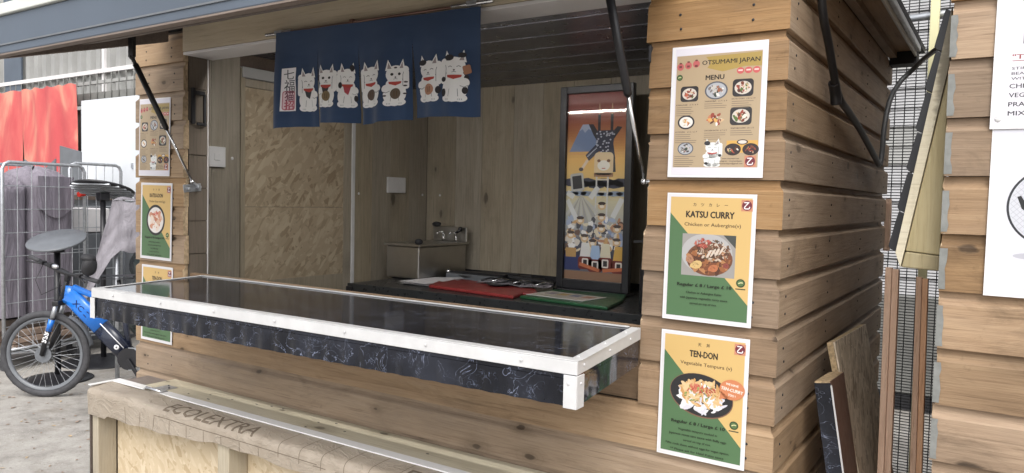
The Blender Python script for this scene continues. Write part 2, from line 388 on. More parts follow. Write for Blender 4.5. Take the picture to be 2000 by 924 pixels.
# ------------------------------------------------------------------ printed matter
LAY = .00006
def srgb(c, k=.95):
    l = lin(c); g = sum(l) / 3
    return tuple(min(.86, (x * .9 + g * .1) * k + .006) for x in l)
class Print:
    """flat coloured shapes in a sheet's own plane: x right, y up, metres"""
    def __init__(s, k=.95): s.v = []; s.f = []; s.c = []; s.k = k
    def poly(s, pts, c, l=1):
        o = len(s.v); s.v += [(x, y, l * LAY) for x, y in pts]; s.f.append(list(range(o, o + len(pts)))); s.c.append(srgb(c, s.k))
    def rect(s, x0, y0, x1, y1, c, l=1): s.poly([(x0, y0), (x1, y0), (x1, y1), (x0, y1)], c, l)
    def ell(s, x, y, rx, ry, c, l=1, n=24, rot=0, wob=0, seed=0):
        rr = random.Random(seed); pts = []
        for i in range(n):
            a = 2 * PI * i / n; k = 1 + (rr.uniform(-wob, wob) if wob else 0); ex = rx * k * math.cos(a); ey = ry * k * math.sin(a)
            pts.append((x + ex * math.cos(rot) - ey * math.sin(rot), y + ex * math.sin(rot) + ey * math.cos(rot)))
        s.poly(pts, c, l)
    def line(s, pts, w, c, l=1):
        for (a, b) in zip(pts, pts[1:]):
            dx, dy = b[0] - a[0], b[1] - a[1]; L = math.hypot(dx, dy) or 1; nx, ny = -dy / L * w / 2, dx / L * w / 2
            s.poly([(a[0] - nx, a[1] - ny), (b[0] - nx, b[1] - ny), (b[0] + nx, b[1] + ny), (a[0] + nx, a[1] + ny)], c, l)
    def rrect(s, x, y, w, h, r, c, l=1, rot=0):
        pts = []
        for cx, cy, a0 in ((w / 2 - r, h / 2 - r, 0), (-w / 2 + r, h / 2 - r, 90), (-w / 2 + r, -h / 2 + r, 180), (w / 2 - r, -h / 2 + r, 270)):
            for k in range(5):
                a = math.radians(a0 + k * 22.5); px, py = cx + r * math.cos(a), cy + r * math.sin(a)
                pts.append((x + px * math.cos(rot) - py * math.sin(rot), y + px * math.sin(rot) + py * math.cos(rot)))
        s.poly(pts, c, l)
    def text(s, body, x, y, h, c, l=2, width=None, bold=0., align='C', rot=0., shear=0., space=1., mirror=False, fn=None):
        cu = bpy.data.curves.new('lettering', 'FONT'); cu.body = body; cu.size = 1; cu.shear = shear; cu.space_character = space; cu.resolution_u = 2
        ob = bpy.data.objects.new('lettering', cu); me = ob.to_mesh()
        xs = [v.co.x for v in me.vertices]; ys = [v.co.y for v in me.vertices]
        if not xs: return
        x0, x1, y0, y1 = min(xs), max(xs), min(ys), max(ys)
        k = h / .72; kx = k if width is None else width / (x1 - x0)
        if width is not None and kx < k * .55: k = kx / .55
        ox = {'C': (x0 + x1) / 2, 'L': x0, 'R': x1}[align]; co = srgb(c, s.k); o = len(s.v)
        sh = [(0, 0)] if not bold else [(-bold * 1.6, 0), (bold * 1.6, 0), (0, bold), (0, -bold)]
        for q, (bx, by) in enumerate(sh):
            o = len(s.v)
            for v in me.vertices:
                px, py = (v.co.x + bx - ox) * kx, (v.co.y + by - .36) * k
                s.v.append((x + px * math.cos(rot) - py * math.sin(rot), y + px * math.sin(rot) + py * math.cos(rot), (l + .1 * q) * LAY))
            for p in me.polygons: s.f.append([i + o for i in p.vertices]); s.c.append(co)
        ob.to_mesh_clear(); bpy.data.objects.remove(ob); bpy.data.curves.remove(cu)
    def blobs(s, x, y, rx, ry, pal, n, l=3, seed=1, size=.3):
        rr = random.Random(seed)
        for i in range(n):
            a = rr.uniform(0, 2 * PI); q = math.sqrt(rr.random()) * (1 - size * .6); z = size * rr.uniform(.35, 1.)
            s.ell(x + rx * q * math.cos(a), y + ry * q * math.sin(a), rx * z, ry * z * rr.uniform(.4, 1.), rr.choice(pal), l + (i * 5.) / n, 9, rr.uniform(0, 3), .25, rr.random())
    def build(s, name, parent, mat, mw, fn=None):
        me = bpy.data.meshes.new(name); vs = s.v if fn is None else [fn(*v) for v in s.v]
        me.from_pydata(vs, [], s.f); me.materials.append(MT[mat])
        ca = me.color_attributes.new('Col', 'FLOAT_COLOR', 'CORNER'); d = []
        for f, c in zip(s.f, s.c): d += [*c, 1.] * len(f)
        ca.data.foreach_set('color', d); me.update()
        return put(name, me, parent, 0, None, mw)

def subdiv(pr, mx=.010):
    """split long print polygons so that they follow a curved sheet"""
    nv, nf, nc = [], [], []
    for f, c in zip(pr.f, pr.c):
        st = [[pr.v[i] for i in f]] if len(f) == 3 else [[pr.v[f[0]], pr.v[f[i]], pr.v[f[i + 1]]] for i in range(1, len(f) - 1)]
        while st:
            t = st.pop(); d = [math.dist(t[i], t[(i + 1) % 3]) for i in range(3)]; k = d.index(max(d))
            if d[k] > mx and len(nf) < 60000:
                a, b, e_ = t[k], t[(k + 1) % 3], t[(k + 2) % 3]; m_ = tuple((a[i] + b[i]) / 2 for i in range(3)); st += [[a, m_, e_], [m_, b, e_]]
            else: o = len(nv); nv += t; nf.append([o, o + 1, o + 2]); nc.append(c)
    pr.v, pr.f, pr.c = nv, nf, nc
WHITE = (214, 212, 214); INK = (38, 34, 34)
FOOD_RED = [(150, 62, 44), (190, 92, 60), (120, 60, 40), (205, 170, 130), (225, 215, 200), (90, 50, 36), (86, 110, 52)]
FOOD_RICE = [(226, 222, 212), (236, 232, 226), (205, 190, 160), (190, 120, 80), (150, 70, 50), (214, 160, 80)]
FOOD_DARK = [(70, 60, 62), (120, 112, 110), (190, 184, 176), (150, 90, 60), (60, 70, 60), (220, 215, 210)]
FOOD_CURRY = [(120, 66, 34), (96, 52, 28), (150, 90, 45), (176, 120, 70), (80, 44, 26)]

def bowl(p, x, y, r, kind, seed, l=3):
    if kind == 'tray':
        p.rrect(x, y, 2.1 * r, 1.75 * r, .35 * r, (48, 44, 46), l); p.ell(x, y, .85 * r, .66 * r, (206, 196, 184), l + 1); p.blobs(x, y, .78 * r, .6 * r, FOOD_RED, 26, l + 2, seed, .32)
    elif kind == 'grey':
        p.ell(x, y, 1.1 * r, .85 * r, (86, 88, 96), l); p.ell(x, y, .95 * r, .72 * r, (170, 172, 178), l + 1); p.blobs(x, y, .85 * r, .62 * r, FOOD_DARK, 26, l + 2, seed, .3)
    elif kind == 'black':
        p.ell(x, y, 1. * r, .8 * r, (44, 40, 44), l); p.ell(x, y, .8 * r, .62 * r, (226, 220, 214), l + 1); p.blobs(x, y, .62 * r, .45 * r, FOOD_RICE, 22, l + 2, seed, .35)
    else:
        p.blobs(x, y, r, .8 * r, FOOD_RED + FOOD_RICE, 34, l, seed, .35)

def cat(p, x, y, w, h, l=2, eyes='shut', patch=None, coin=(150, 112, 70), arm=1, bib=None, stripes=False, mallet=False):
    """a lucky beckoning cat, sitting, one paw up: x,y lower left corner"""
    X = lambda u: x + u * w; Y = lambda v: y + v * h
    A = (224, 226, 224); G = (120, 122, 128)
    def E(u, v, ru, rv, c, k): p.ell(X(u), Y(v), ru * w, rv * h, c, l + k, 20)
    for u in (.27, .73): E(u, .07, .2, .075, A, 0)
    E(.5, .26, .44, .27, A, 0); E(.5, .46, .36, .16, A, 0)
    E(.5, .68, .37, .19, A, .5)
    for sgn in (-1, 1):
        u = .5 + sgn * .24
        p.poly([(X(u - .16), Y(.76)), (X(u + .16), Y(.76)), (X(u + sgn * .07), Y(1.))], A, l + .5)
        p.poly([(X(u - .08), Y(.80)), (X(u + .08), Y(.80)), (X(u + sgn * .05), Y(.94))], (150, 140, 142), l + 1)
    au = .5 + arm * .42
    p.rrect(X(au), Y(.56), .2 * w, .42 * h, .09 * w, A, l + .3); E(au - arm * .03, .77, .13, .075, A, .6)
    p.line([(X(au - arm * .1), Y(.42)), (X(au - arm * .11), Y(.66)), (X(au - arm * .08), Y(.72))], .02 * w, G, l + 1)
    bu = .5 - arm * .33; E(bu, .37, .17, .09, A, 2.5); p.line([(X(bu - .12), Y(.31)), (X(bu), Y(.285)), (X(bu + .13), Y(.32))], .018 * w, G, l + 3)
    p.poly([(X(.24), Y(.52)), (X(.5), Y(.485)), (X(.76), Y(.52)), (X(.74), Y(.475)), (X(.5), Y(.435)), (X(.26), Y(.475))], (176, 62, 52), l + 2)
    if coin: E(.52, .26, .21, .12, coin, 2); p.line([(X(.46), Y(.32)), (X(.47), Y(.2))], .03 * w, (90, 66, 44), l + 3); p.line([(X(.57), Y(.32)), (X(.56), Y(.2))], .03 * w, (90, 66, 44), l + 3)
    if bib: p.poly([(X(.3), Y(.47)), (X(.66), Y(.47)), (X(.52), Y(.28)), (X(.36), Y(.34))], bib, l + 1.5)
    if eyes == 'open':
        for u in (.36, .66): E(u, .68, .06, .03, (44, 46, 44), 2)
    else:
        for u in (.35, .65): p.line([(X(u - .07), Y(.675)), (X(u), Y(.695)), (X(u + .07), Y(.675))], .02 * w, (110, 108, 112), l + 2)
    E(.5, .615, .035, .014, (70, 56, 58), 2); p.line([(X(.5), Y(.61)), (X(.5), Y(.585)), (X(.58), Y(.572))], .016 * w, G, l + 2); p.line([(X(.5), Y(.585)), (X(.42), Y(.572))], .016 * w, G, l + 2)
    for u in (.27, .73):
        for q in (-.05, 0, .05): p.line([(X(u + q), Y(.03)), (X(u + q), Y(.06))], .014 * w, G, l + 2)
    p.line([(X(.33), Y(.1)), (X(.36), Y(.25))], .016 * w, G, l + 1); p.line([(X(.67), Y(.1)), (X(.64), Y(.25))], .016 * w, G, l + 1)
    if patch:
        for u, v, ru, rv in patch: E(u, v, ru, rv, (48, 46, 50), 1.4)
    if stripes:
        for u, v in ((.1, .3), (.12, .22), (.9, .42), (.92, .5), (.9, .25), (.5, .82)): E(u, v, .07, .018, (74, 66, 70), 1.6)
    if mallet: p.rrect(X(.92), Y(.62), .26 * w, .17 * h, .05 * w, (160, 112, 84), l + 3, .25)

def logo_z(p, x, y, r, l=4):
    p.rect(x - 1.15 * r, y - 1.15 * r, x + 1.15 * r, y + 1.15 * r, (196, 128, 96), l); p.ell(x, y, r, r, (112, 34, 50), l + 1)
    p.text('乙', x, y, 1.25 * r, (226, 220, 220), l + 2, 1.15 * r, .03)
def halal(p, x, y, r, l=4, bar=True):
    p.ell(x, y, r, r * .95, (40, 66, 38), l); p.ell(x, y, .72 * r, .68 * r, (84, 112, 64), l + 1)
    p.line([(x - .5 * r, y - .1 * r), (x, y + .15 * r), (x + .5 * r, y + .1 * r)], .22 * r, (210, 205, 150), l + 2)
    if bar: p.rect(x - 1.1 * r, y - 1.45 * r, x + 1.1 * r, y - 1.2 * r, (50, 60, 44), l)

PW, PH = .216, .308
def menu_print(p):
    w, h = PW, PH; X = lambda u: (u - .5) * w; Y = lambda v: (.5 - v) * h
    p.rect(X(0.015), Y(.99), X(.985), Y(.01), (216, 212, 222), 1)
    p.rect(X(.03), Y(.93), X(.97), Y(.065), (176, 154, 122), 2)
    p.poly([(X(.36), Y(.085)), (X(.97), Y(.075)), (X(.97), Y(.18)), (X(.8), Y(.175)), (X(.55), Y(.205)), (X(.38), Y(.17)), (X(.42), Y(.13))], (168, 142, 70), 3)
    p.text('OTSUMAMI JAPAN', X(.635), Y(.128), .0105, INK, 4, .135, .012)
    p.text('MENU', X(.47), Y(.243), .0115, INK, 4, .044, .02)
    for i, u in enumerate((.075, .165, .255)):
        p.ell(X(u), Y(.15 - i * .008), .0085, .0085, (188, 92, 92), 4); p.rect(X(u) - .0035, Y(.15) - .002, X(u) + .0035, Y(.15) + .003, (112, 60, 56), 5); p.ell(X(u), Y(.122 - i * .008), .0035, .002, (112, 60, 56), 5)
    for u in (.745, .83, .915):
        p.ell(X(u), Y(.207), .0085, .0075, (196, 84, 84), 4); p.rect(X(u) - .005, Y(.207) - .001, X(u) + .005, Y(.207) + .0025, (226, 196, 190), 5)
    halal(p, X(.07), Y(.232), .0075, 4, False)
    for u, v, r, k, sd in ((.19, .362, .021, 'tray', 3), (.49, .345, .025, 'grey', 4), (.78, .335, .023, 'tray', 5), (.165, .58, .021, 'black', 6), (.49, .56, .021, 'none', 7), (.77, .545, .024, 'tray', 8), (.17, .785, .018, 'grey', 9)):
        bowl(p, X(u), Y(v), r, k, sd)
    for u, v, t in ((.17, .445, 'KARAAGE   £ 7 / £ 9'), (.49, .425, 'YAKISOBA   £ 7 / £ 9'), (.79, .415, 'KATSU DON   £ 8 / £ 10'), (.17, .655, 'GYOZA   £ 5 / £ 7'), (.5, .648, 'CHICKEN KATSU  £ 7 / £ 9'), (.79, .635, 'VEGETABLE CURRY  £ 8 / £ 10')):
        p.text(t, X(u), Y(v), .0032, (70, 56, 48), 4, .054, .01)
    rr = random.Random(4)
    for u, v, n in ((.17, .465, 5), (.49, .445, 3), (.79, .435, 4), (.17, .675, 5), (.5, .668, 4), (.79, .655, 3), (.17, .845, 6)):
        for i in range(n):
            L = rr.uniform(.035, .055); p.line([(X(u) - .027, Y(v + i * .0155)), (X(u) - .027 + L, Y(v + i * .0155))], .0012, (118, 102, 84), 4)
    cat(p, X(.37), Y(.925), .046, .066, 4, patch=((.22, .84, .16, .08), (.9, .4, .09, .05), (.2, .12, .1, .05)), coin=None)
    p.rect(X(.63), Y(.82), X(.965), Y(.728), (208, 160, 70), 4)
    for u in (.7, .89): p.ell(X(u), Y(.795), .019, .014, (52, 40, 40), 5); p.blobs(X(u), Y(.795), .014, .010, FOOD_RED, 14, 6, int(u * 50), .35)
    p.ell(X(.8), Y(.74), .013, .006, (52, 40, 40), 5); p.ell(X(.8), Y(.74), .010, .004, (215, 205, 196), 6)
    for i, t in enumerate(('www.otsumami.net', 'Instagram : otsumamijapan', 'otsumamijapan@gmail.com')):
        p.text(t, X(.68), Y(.862 + i * .019), .0034, (60, 48, 44), 4, (.04, .054, .056)[i], .01)
    logo_z(p, X(.89), Y(.885), .0115)

def dish_print(p, jp, title, sub, subw, titlew, kind, lines, price='Regular £ 8 / Large £ 10', bubble=None):
    w, h = PW, PH; X = lambda u: (u - .5) * w; Y = lambda v: (.5 - v) * h
    p.rect(X(.015), Y(.99), X(.985), Y(.01), (214, 212, 216), 1)
    Yl = (208, 172, 102); Gr = (76, 112, 72)
    p.rect(X(.045), Y(.965), X(.955), Y(.03), Yl, 2)
    p.poly([(X(.045), Y(.965)), (X(.955), Y(.965)), (X(.955), Y(.835)), (X(.045), Y(.155))], Gr, 3)
    n = len(jp)
    for i, ch in enumerate(jp): p.text(ch, X(.5) + (i - (n - 1) / 2) * (.019 if n > 2 else .021), Y(.088), .0068, INK, 4, None, .01)
    p.text(title, X(.5), Y(.162), .0155, (40, 32, 24), 4, titlew, .03)
    p.text(sub, X(.53), Y(.24), .0085, (62, 46, 28), 4, subw, .006)
    if kind == 'photo':
        x0, x1, y0, y1 = X(.2), X(.8), Y(.64), Y(.315); cx, cy = (x0 + x1) / 2, (y0 + y1) / 2
        p.rect(x0, y0, x1, y1, (150, 146, 142), 4); p.ell(cx - .004, cy + .004, .062, .048, (172, 170, 170), 4.5, 28); p.ell(cx + .003, cy - .008, .056, .040, (112, 66, 40), 4.7, 28)
        p.poly([(x1, y1), (x1 - .03, y1), (x1, y1 - .03)], (66, 70, 66), 4.6)
        p.blobs(cx + .002, cy - .010, .054, .036, FOOD_CURRY, 160, 5, 11, .22)
        p.blobs(cx + .014, cy + .012, .042, .026, [(92, 58, 42), (122, 86, 62), (168, 140, 116), (70, 46, 36), (196, 178, 160), (84, 70, 46)], 190, 10.5, 12, .13)
        p.blobs(cx - .014, cy + .028, .024, .013, [(168, 74, 58), (190, 96, 76), (150, 60, 48)], 60, 16, 13, .2)
        for q in ((-.028, -.024, .015, .009, (206, 172, 106)), (.014, -.030, .012, .008, (182, 106, 62)), (-.044, -.012, .009, .010, (172, 120, 86)), (.044, -.022, .007, .006, (140, 66, 54))): p.ell(cx + q[0], cy + q[1], q[2], q[3], q[4], 22, 10, .4, .18, 5); p.blobs(cx + q[0], cy + q[1], q[2] * .8, q[3] * .8, [tuple(int(c * f_) for c in q[4]) for f_ in (.8, .9, 1.05)], 12, 23, 4, .3)
        for k in range(4): p.ell(cx + .002 + k * .010, cy + .004 + k * .003, .0028, .012, (206, 190, 174), 22 + k, 10, -.5, .2, k)
        rr = random.Random(5)
        for q in range(len(p.v)):        # keep the food inside the photo
            x, y, z = p.v[q]
            if z > 4.4 * LAY: p.v[q] = (min(max(x, x0), x1), min(max(y, y0), y1) if z < 60 * LAY else y, z)
    else:
        cx, cy = X(.49), Y(.485)
        if kind == 'plate':
            p.ell(cx, cy, .079, .052, (120, 84, 66), 4, 36, -.15); p.ell(cx, cy + .001, .077, .050, (36, 36, 38), 5, 36, -.15)
            p.blobs(cx + .002, cy - .006, .066, .042, [(222, 220, 224), (206, 204, 214), (232, 230, 232)], 90, 6, 21, .24)
            p.blobs(cx, cy + .006, .060, .034, [(212, 170, 110), (224, 190, 140), (200, 148, 84), (214, 176, 120)], 110, 12, 22, .2)
            p.blobs(cx - .014, cy + .016, .026, .013, [(196, 96, 70), (206, 120, 92), (176, 74, 54)], 34, 18, 23, .26); p.blobs(cx + .022, cy + .014, .018, .012, [(196, 96, 70), (176, 74, 54)], 20, 18, 24, .26)
            p.blobs(cx, cy + .004, .044, .024, [(110, 140, 60), (140, 160, 84)], 26, 24, 25, .1)
        else:
            p.ell(cx, cy, .064, .062, (36, 32, 34), 4, 36); p.ell(cx, cy, .054, .052, (222, 216, 212), 5, 36)
            p.blobs(cx, cy, .05, .048, [(214, 176, 150), (204, 140, 110), (226, 206, 190), (190, 116, 84), (226, 216, 206)], 46, 6, 31, .32); p.blobs(cx + .004, cy + .022, .02, .014, [(196, 76, 60), (206, 100, 80)], 12, 12, 32, .4)
    if bubble:
        bx, by = X(.835), Y(.40); p.ell(bx, by, .030, .024, (202, 122, 74), 30, 30); p.poly([(bx - .026, by - .006), (bx - .006, by - .02), (bx - .03, by - .026)], (202, 122, 74), 30)
        for i, t in enumerate(bubble): p.text(t, bx, by + .012 - i * .0125, (.0052, .0075, .0052)[i], (236, 226, 214), 32, (.030, .052, .018)[i], .02, rot=-.12)
    halal(p, X(.87), Y(.67), .0105)
    p.text(price, X(.47), Y(.712), .0075, (28, 34, 22), 34, .132, .02)
    for i, (t, wd) in enumerate(lines): p.text(t, X(.47), Y(.772 + i * .0415), .0052, (30, 38, 24), 34, wd, .012)
    logo_z(p, X(.9), Y(.085), .0115)

def poster(label, cx, cz, rot, draw, y=-.0045, w=PW, h=PH, group=None, name='menu_poster', curl=0., k=.95):
    """a laminated sheet pinned to the boards, facing the street"""
    mw = Matrix.Translation((cx, y, cz)) @ Matrix.Rotation(PI / 2 - .012, 4, 'X') @ Matrix.Rotation(rot, 4, 'Z')
    mb = MB(); bend = lambda px, py: curl * (py / (h / 2)) ** 2 * (1 if py < 0 else .35)
    mb.grid(lambda u, v: ((u - .5) * w, (v - .5) * h, bend(0, (v - .5) * h)), 4, 12)
    n0 = len(mb.v); mb.grid(lambda u, v: ((u - .5) * w, (v - .5) * h, bend(0, (v - .5) * h) - .0007), 4, 12)
    o = mb.build(name, 'paper', None, mw=mw)
    tag(o, label, 'poster', group)
    p = Print(k); draw(p)
    rr = random.Random(3)
    # cut long shapes so the print follows the sheet's curl
    pr = p.build('print', o, 'print', mw, lambda x, y_, z: (x, y_, z + bend(x, y_) + .0003))
    return o

# ------------------------------------------------------------------ the setting
g = MB().grid(lambda u, v: (-150 + 300 * u, -150 + 300 * v, 0), 8, 8, smooth=False).build('ground', 'ground'); struct(g)

rr = random.Random(77); lt_ = MB()
for i in range(420):
    x = rr.uniform(-6.5, -2.6); y = rr.uniform(-1.2, 1.6); a = rr.uniform(0, 6.3); L = rr.uniform(.006, .026); w_ = L * rr.uniform(.3, .6); z = rr.uniform(.002, .006)
    c_, s_ = math.cos(a), math.sin(a)
    lt_.add([(x + c_ * L, y + s_ * L, z), (x - s_ * w_, y + c_ * w_, z + rr.uniform(.001, .006)), (x - c_ * L, y - s_ * L, z), (x + s_ * w_, y - c_ * w_, z + rr.uniform(0, .004))], [(0, 1, 2, 3)], rr.choice((0, 0, 1)))
tag(lt_.build('leaf_litter', ['brick', 'raw']), kind='stuff')

# ------------------------------------------------------------------ the food kiosk
G0, P_ = 2.1075, .1125
XL, XO0, XO1, D = -2.59, -2.262, -.332, 1.735      # outer left, opening left/right, depth
PROF = [(-.0012, 0), (0, .0016), (0, .085), (-.004, .0900), (-.010, .0945), (-.0145, .0980), (-.016, .1015), (-.016, P_ - .0010), (-.022, P_ - .0010), (-.022, 0)]
PROF_F = [(0, 0), (0, .086), (-.003, .0905), (-.007, .0945), (-.0095, .0985), (-.010, .1015), (-.010, P_ - .0010), (-.022, P_ - .0010), (-.022, 0)]
def cladding(parent, mat, axis, s0, s1, z0, flip=1, mit0=False, mit1=False, cut0=0., cut1=0., off=0., sag=0., face=0.):
    """one shiplap board; s runs along the wall, t outward, with mitred or rough-sawn ends"""
    prof = PROF_F if axis == 0 else PROF
    mb = MB(); n = len(prof); nseg = 6 if sag else 1
    j0 = [R.uniform(-cut0, cut0) for _ in range(n)]; j1 = [R.uniform(-cut1, cut1) for _ in range(n)]
    e0 = R.uniform(-cut0, cut0); e1 = R.uniform(-cut1, cut1)
    wob = R.uniform(-.0008, .0008)
    vs = []
    for k in range(nseg + 1):
        q = k / nseg
        for i, (t, z) in enumerate(prof):
            a = s0 + (-t if mit0 else 0) + j0[i] * .5 + e0; b = s1 + (t if mit1 else 0) + j1[i] * .5 + e1
            s = a + (b - a) * q; tt = t + off + wob + sag * 4 * q * (1 - q)
            vs.append((s, -tt + face, z0 + z) if axis == 0 else (tt * flip + face, s, z0 + z))
    fs = []
    for k in range(nseg):
        for i in range(n): fs.append((k * n + i, k * n + (i + 1) % n, (k + 1) * n + (i + 1) % n, (k + 1) * n + i))
    mb.add(vs, fs, 0)
    e = nseg * n
    mb.add([vs[i] for i in range(n)], [list(range(n))[::-1]], 1 if cut0 else 0); mb.add([vs[e + i] for i in range(n)], [list(range(n))], 1 if cut1 else 0)
    return mb.build('board', [mat, 'raw'], parent)

K = thing('food_kiosk', 'timber clad street food kiosk with its serving hatch open and a black marble counter', 'kiosk', ((XL) / 2, D / 2, 0), 'timber food kiosks')
for k in range(0, 19):
    z = G0 - k * P_
    if z < .05: break
    if k <= 9:
        cladding(K, 'board', 0, XO1, 0, z, mit1=True, cut0=.007)
        cladding(K, 'board_pale', 0, XL, XO0, z, mit0=True, cut1=.006)
    else:
        cladding(K, 'board_pale', 0, XL, 0, z, mit0=True, mit1=True, sag=.004)
    cladding(K, 'side', 1, 0, D, z, mit0=True)
    cladding(K, 'side', 1, 0, D, z, flip=-1, mit0=True, face=XL)
# backing, shell and lining
def kb(name, mat, x0, x1, y0, y1, z0, z1, bevel=0.): return MB().box(x0, x1, y0, y1, z0, z1).build(name, mat, K, bevel)
kb('rear_wall', 'dark_wood', XL + .034, -.034, D - .02, D + .02, .04, 2.235)
kb('floor', 'dark_wood', XL + .03, -.03, .03, D - .03, .03, .07)
kb('sill_panel', 'board', XO0 + .002, XO1 - .002, .029, .05, 1.095, 1.284)
kb('front_frame', 'dark_wood', XO0 - .01, XO1 + .01, .032, .11, .06, 1.09)
kb('pillar_core', 'dark_wood', XO1 + .006, -.034, .030, .12, .06, 2.235)
kb('pillar_core', 'dark_wood', XL + .034, XO0 - .008, .030, .12, .06, 2.235)
# inner faces of the pillars, seen through the opening
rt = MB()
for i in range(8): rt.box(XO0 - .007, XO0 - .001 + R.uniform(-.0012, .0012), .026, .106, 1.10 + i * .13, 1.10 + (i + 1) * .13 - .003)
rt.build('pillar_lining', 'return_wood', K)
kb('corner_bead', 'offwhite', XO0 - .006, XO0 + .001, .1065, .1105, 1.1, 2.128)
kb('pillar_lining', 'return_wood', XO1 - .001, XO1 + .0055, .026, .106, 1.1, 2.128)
# lintel and white soffit over the opening
kb('lintel', 'beam', XO0 + .001, XO1 - .008, -.004, .04, 2.142, 2.235, .002)
kb('soffit', 'offwhite', XO0 + .002, XO1 - .006, -.002, .128, 2.130, 2.1405, .0015)
kb('lintel_backing', 'dark_wood', XO0 - .01, XO1 + .01, .045, .125, 2.145, 2.235)
# interior wall panels: planks of grey oak laminate with fine joints
IX = -2.45; IY = 1.70; IX1 = -.06; CZ = 2.222
x = IX
while x < IX1 - .02:
    w = R.choice((.16, .185, .21)); x1 = min(x + w, IX1); MB().box(x + .0008, x1 - .0008, IY + R.uniform(0, .0015), IY + .012, .07, CZ).build('wall_plank', 'panel', K); x = x1
def side_planks(y0, y1, z0=.07, z1=CZ, xw=IX, d=-1, w0=.15):
    y = y0
    while y < y1 - .01:
        y2 = min(y + w0 * R.uniform(.85, 1.2), y1)
        if y1 - y2 < .04: y2 = y1
        a, b = xw - .012, xw + R.uniform(-.0012, 0)
        if d > 0: a, b = xw, xw + .012
        MB().box(a, b, y + .0008, y2 - .0008, z0, z1).build('wall_plank', 'panel_side', K); y = y2
side_planks(.121, .400); side_planks(1.108, IY - .002); side_planks(.125, IY - .002, xw=IX1, d=1)
kb('side_wall_core', 'dark_wood', XL + .031, IX - .013, .125, D - .025, .06, 2.235)
kb('side_wall_core', 'dark_wood', IX1 + .013, -.030, .125, D - .025, .06, 2.235)
# door in the left wall, boarded with strand board in two sheets
dr = MB().box(IX - .012, IX + .004, .402, .425, .08, 2.16).build('door', 'panel', K)
MB().box(IX - .010, IX - .002, .427, 1.03, 1.5425, 2.078).build('strand_board_panel', 'osb', dr)
MB().box(IX - .010, IX - .0005, .427, 1.03, .08, 1.5405).build('strand_board_panel', 'osb', dr)
MB().box(IX - .012, IX + .003, 1.032, 1.082, .08, 2.16).build('door_stile', 'panel', dr)
MB().box(IX - .012, IX + .002, .427, 1.03, 2.08, 2.115).build('door_rail', 'panel', dr)
MB().box(IX - .012, IX + .012, .405, 1.08, 2.118, 2.165).build('door_header', 'corr', dr, .002)
MB().box(IX - .012, IX + .003, .427, 1.03, .9, 1.20).build('door_rail', 'panel', dr)
kb('white_corner_trim', 'white', IX - .012, IX + .008, 1.084, 1.106, .07, CZ, .002)
for (x, y, z) in ((IX, .36, 1.755), (IX, 1.14, 1.615), (IX, 1.66, 1.617)):
    MB().ball((x + .001, y, z), (.003, .007, .007), 6).build('screw_cap', 'white', K)
MB().ball((-2.35, IY, 1.617), (.007, .003, .007), 6).build('screw_cap', 'white', K)
# ceiling of dark interlocking strips
y = .128; k = 0
while y < IY:
    y1 = min(y + .0985, IY); MB().box(IX, IX1, y + .0016, y1 - .0016, CZ + (k % 2) * .0012, CZ + .012).build('ceiling_strip', 'ceil', K); y = y1; k += 1
# roof, rising to the right, with a fascia along the side
roof = MB().box(XL - .08, .112, .0, D + .05, 2.2365, 2.26).build('roof', 'blackm', K)
MB().box(.002, .0905, .0, 1.60, 2.2195, 2.234).build('soffit_board', 'side', roof)
MB().box(.0910, .0985, .0, 1.61, 2.197, 2.214).build('fascia_board', 'cream', roof, .0015)
MB().box(.0910, .1120, .0, 1.61, 2.2145, 2.236).build('roofing_felt', 'galv', roof, .003)
MB().box(.002, .0985, 1.612, 1.70, 2.172, 2.2355).build('end_block', 'blackm', roof)
MB().box(.002, .030, .0, 1.60, 2.196, 2.219).build('eaves_batten', 'side', roof)

# unseen strip lights added as interior fill; mirrored bars in the picture's glass suggest them
LM = bpy.data.materials.new('fill_tube'); LM.use_nodes = True; b_ = LM.node_tree.nodes['Principled BSDF']; b_.inputs['Emission Color'].default_value = (1, .97, .93, 1); b_.inputs['Emission Strength'].default_value = LED
MT['tube'] = LM
for x0, lab in ((-2.05, 'left'), (-1.25, 'right')):
    sl_ = thing('fill_strip_light', f'unseen white strip light added behind the lintel to brighten the interior, {lab} of the pair', 'light', (x0 + .35, .13, 2.2), 'strip lights added to brighten the kiosk inside')
    MB().box(x0, x0 + .7, .1265, .16, 2.190, 2.215).build('housing', 'offwhite', sl_, .003); MB().box(x0 + .02, x0 + .68, .132, .156, 2.178, 2.1895).build('tube', 'tube', sl_, .003)

rr = random.Random(31); nh = MB()
for k in range(0, 19):
    z = G0 - k * P_ + .03
    for x in (-2.50, -2.33, -.26, -.07) + ((-1.9, -1.3, -.75) if k > 9 else ()):
        xx = x + rr.uniform(-.012, .012); zz = z + rr.uniform(-.01, .012)
        for dz in (0, .034): nh.ball((xx + rr.uniform(-.003, .003), -.0008, zz + dz), (.0034, .0012, .0034), 4)
    for y in (.06, .55, 1.1, 1.62):
        for dz in (0, .034): nh.ball((.0008, y + rr.uniform(-.01, .01), z + dz + rr.uniform(-.006, .006)), (.0012, .0034, .0034), 4)
tag(nh.build('nail_heads', 'blackm', K), kind='stuff')

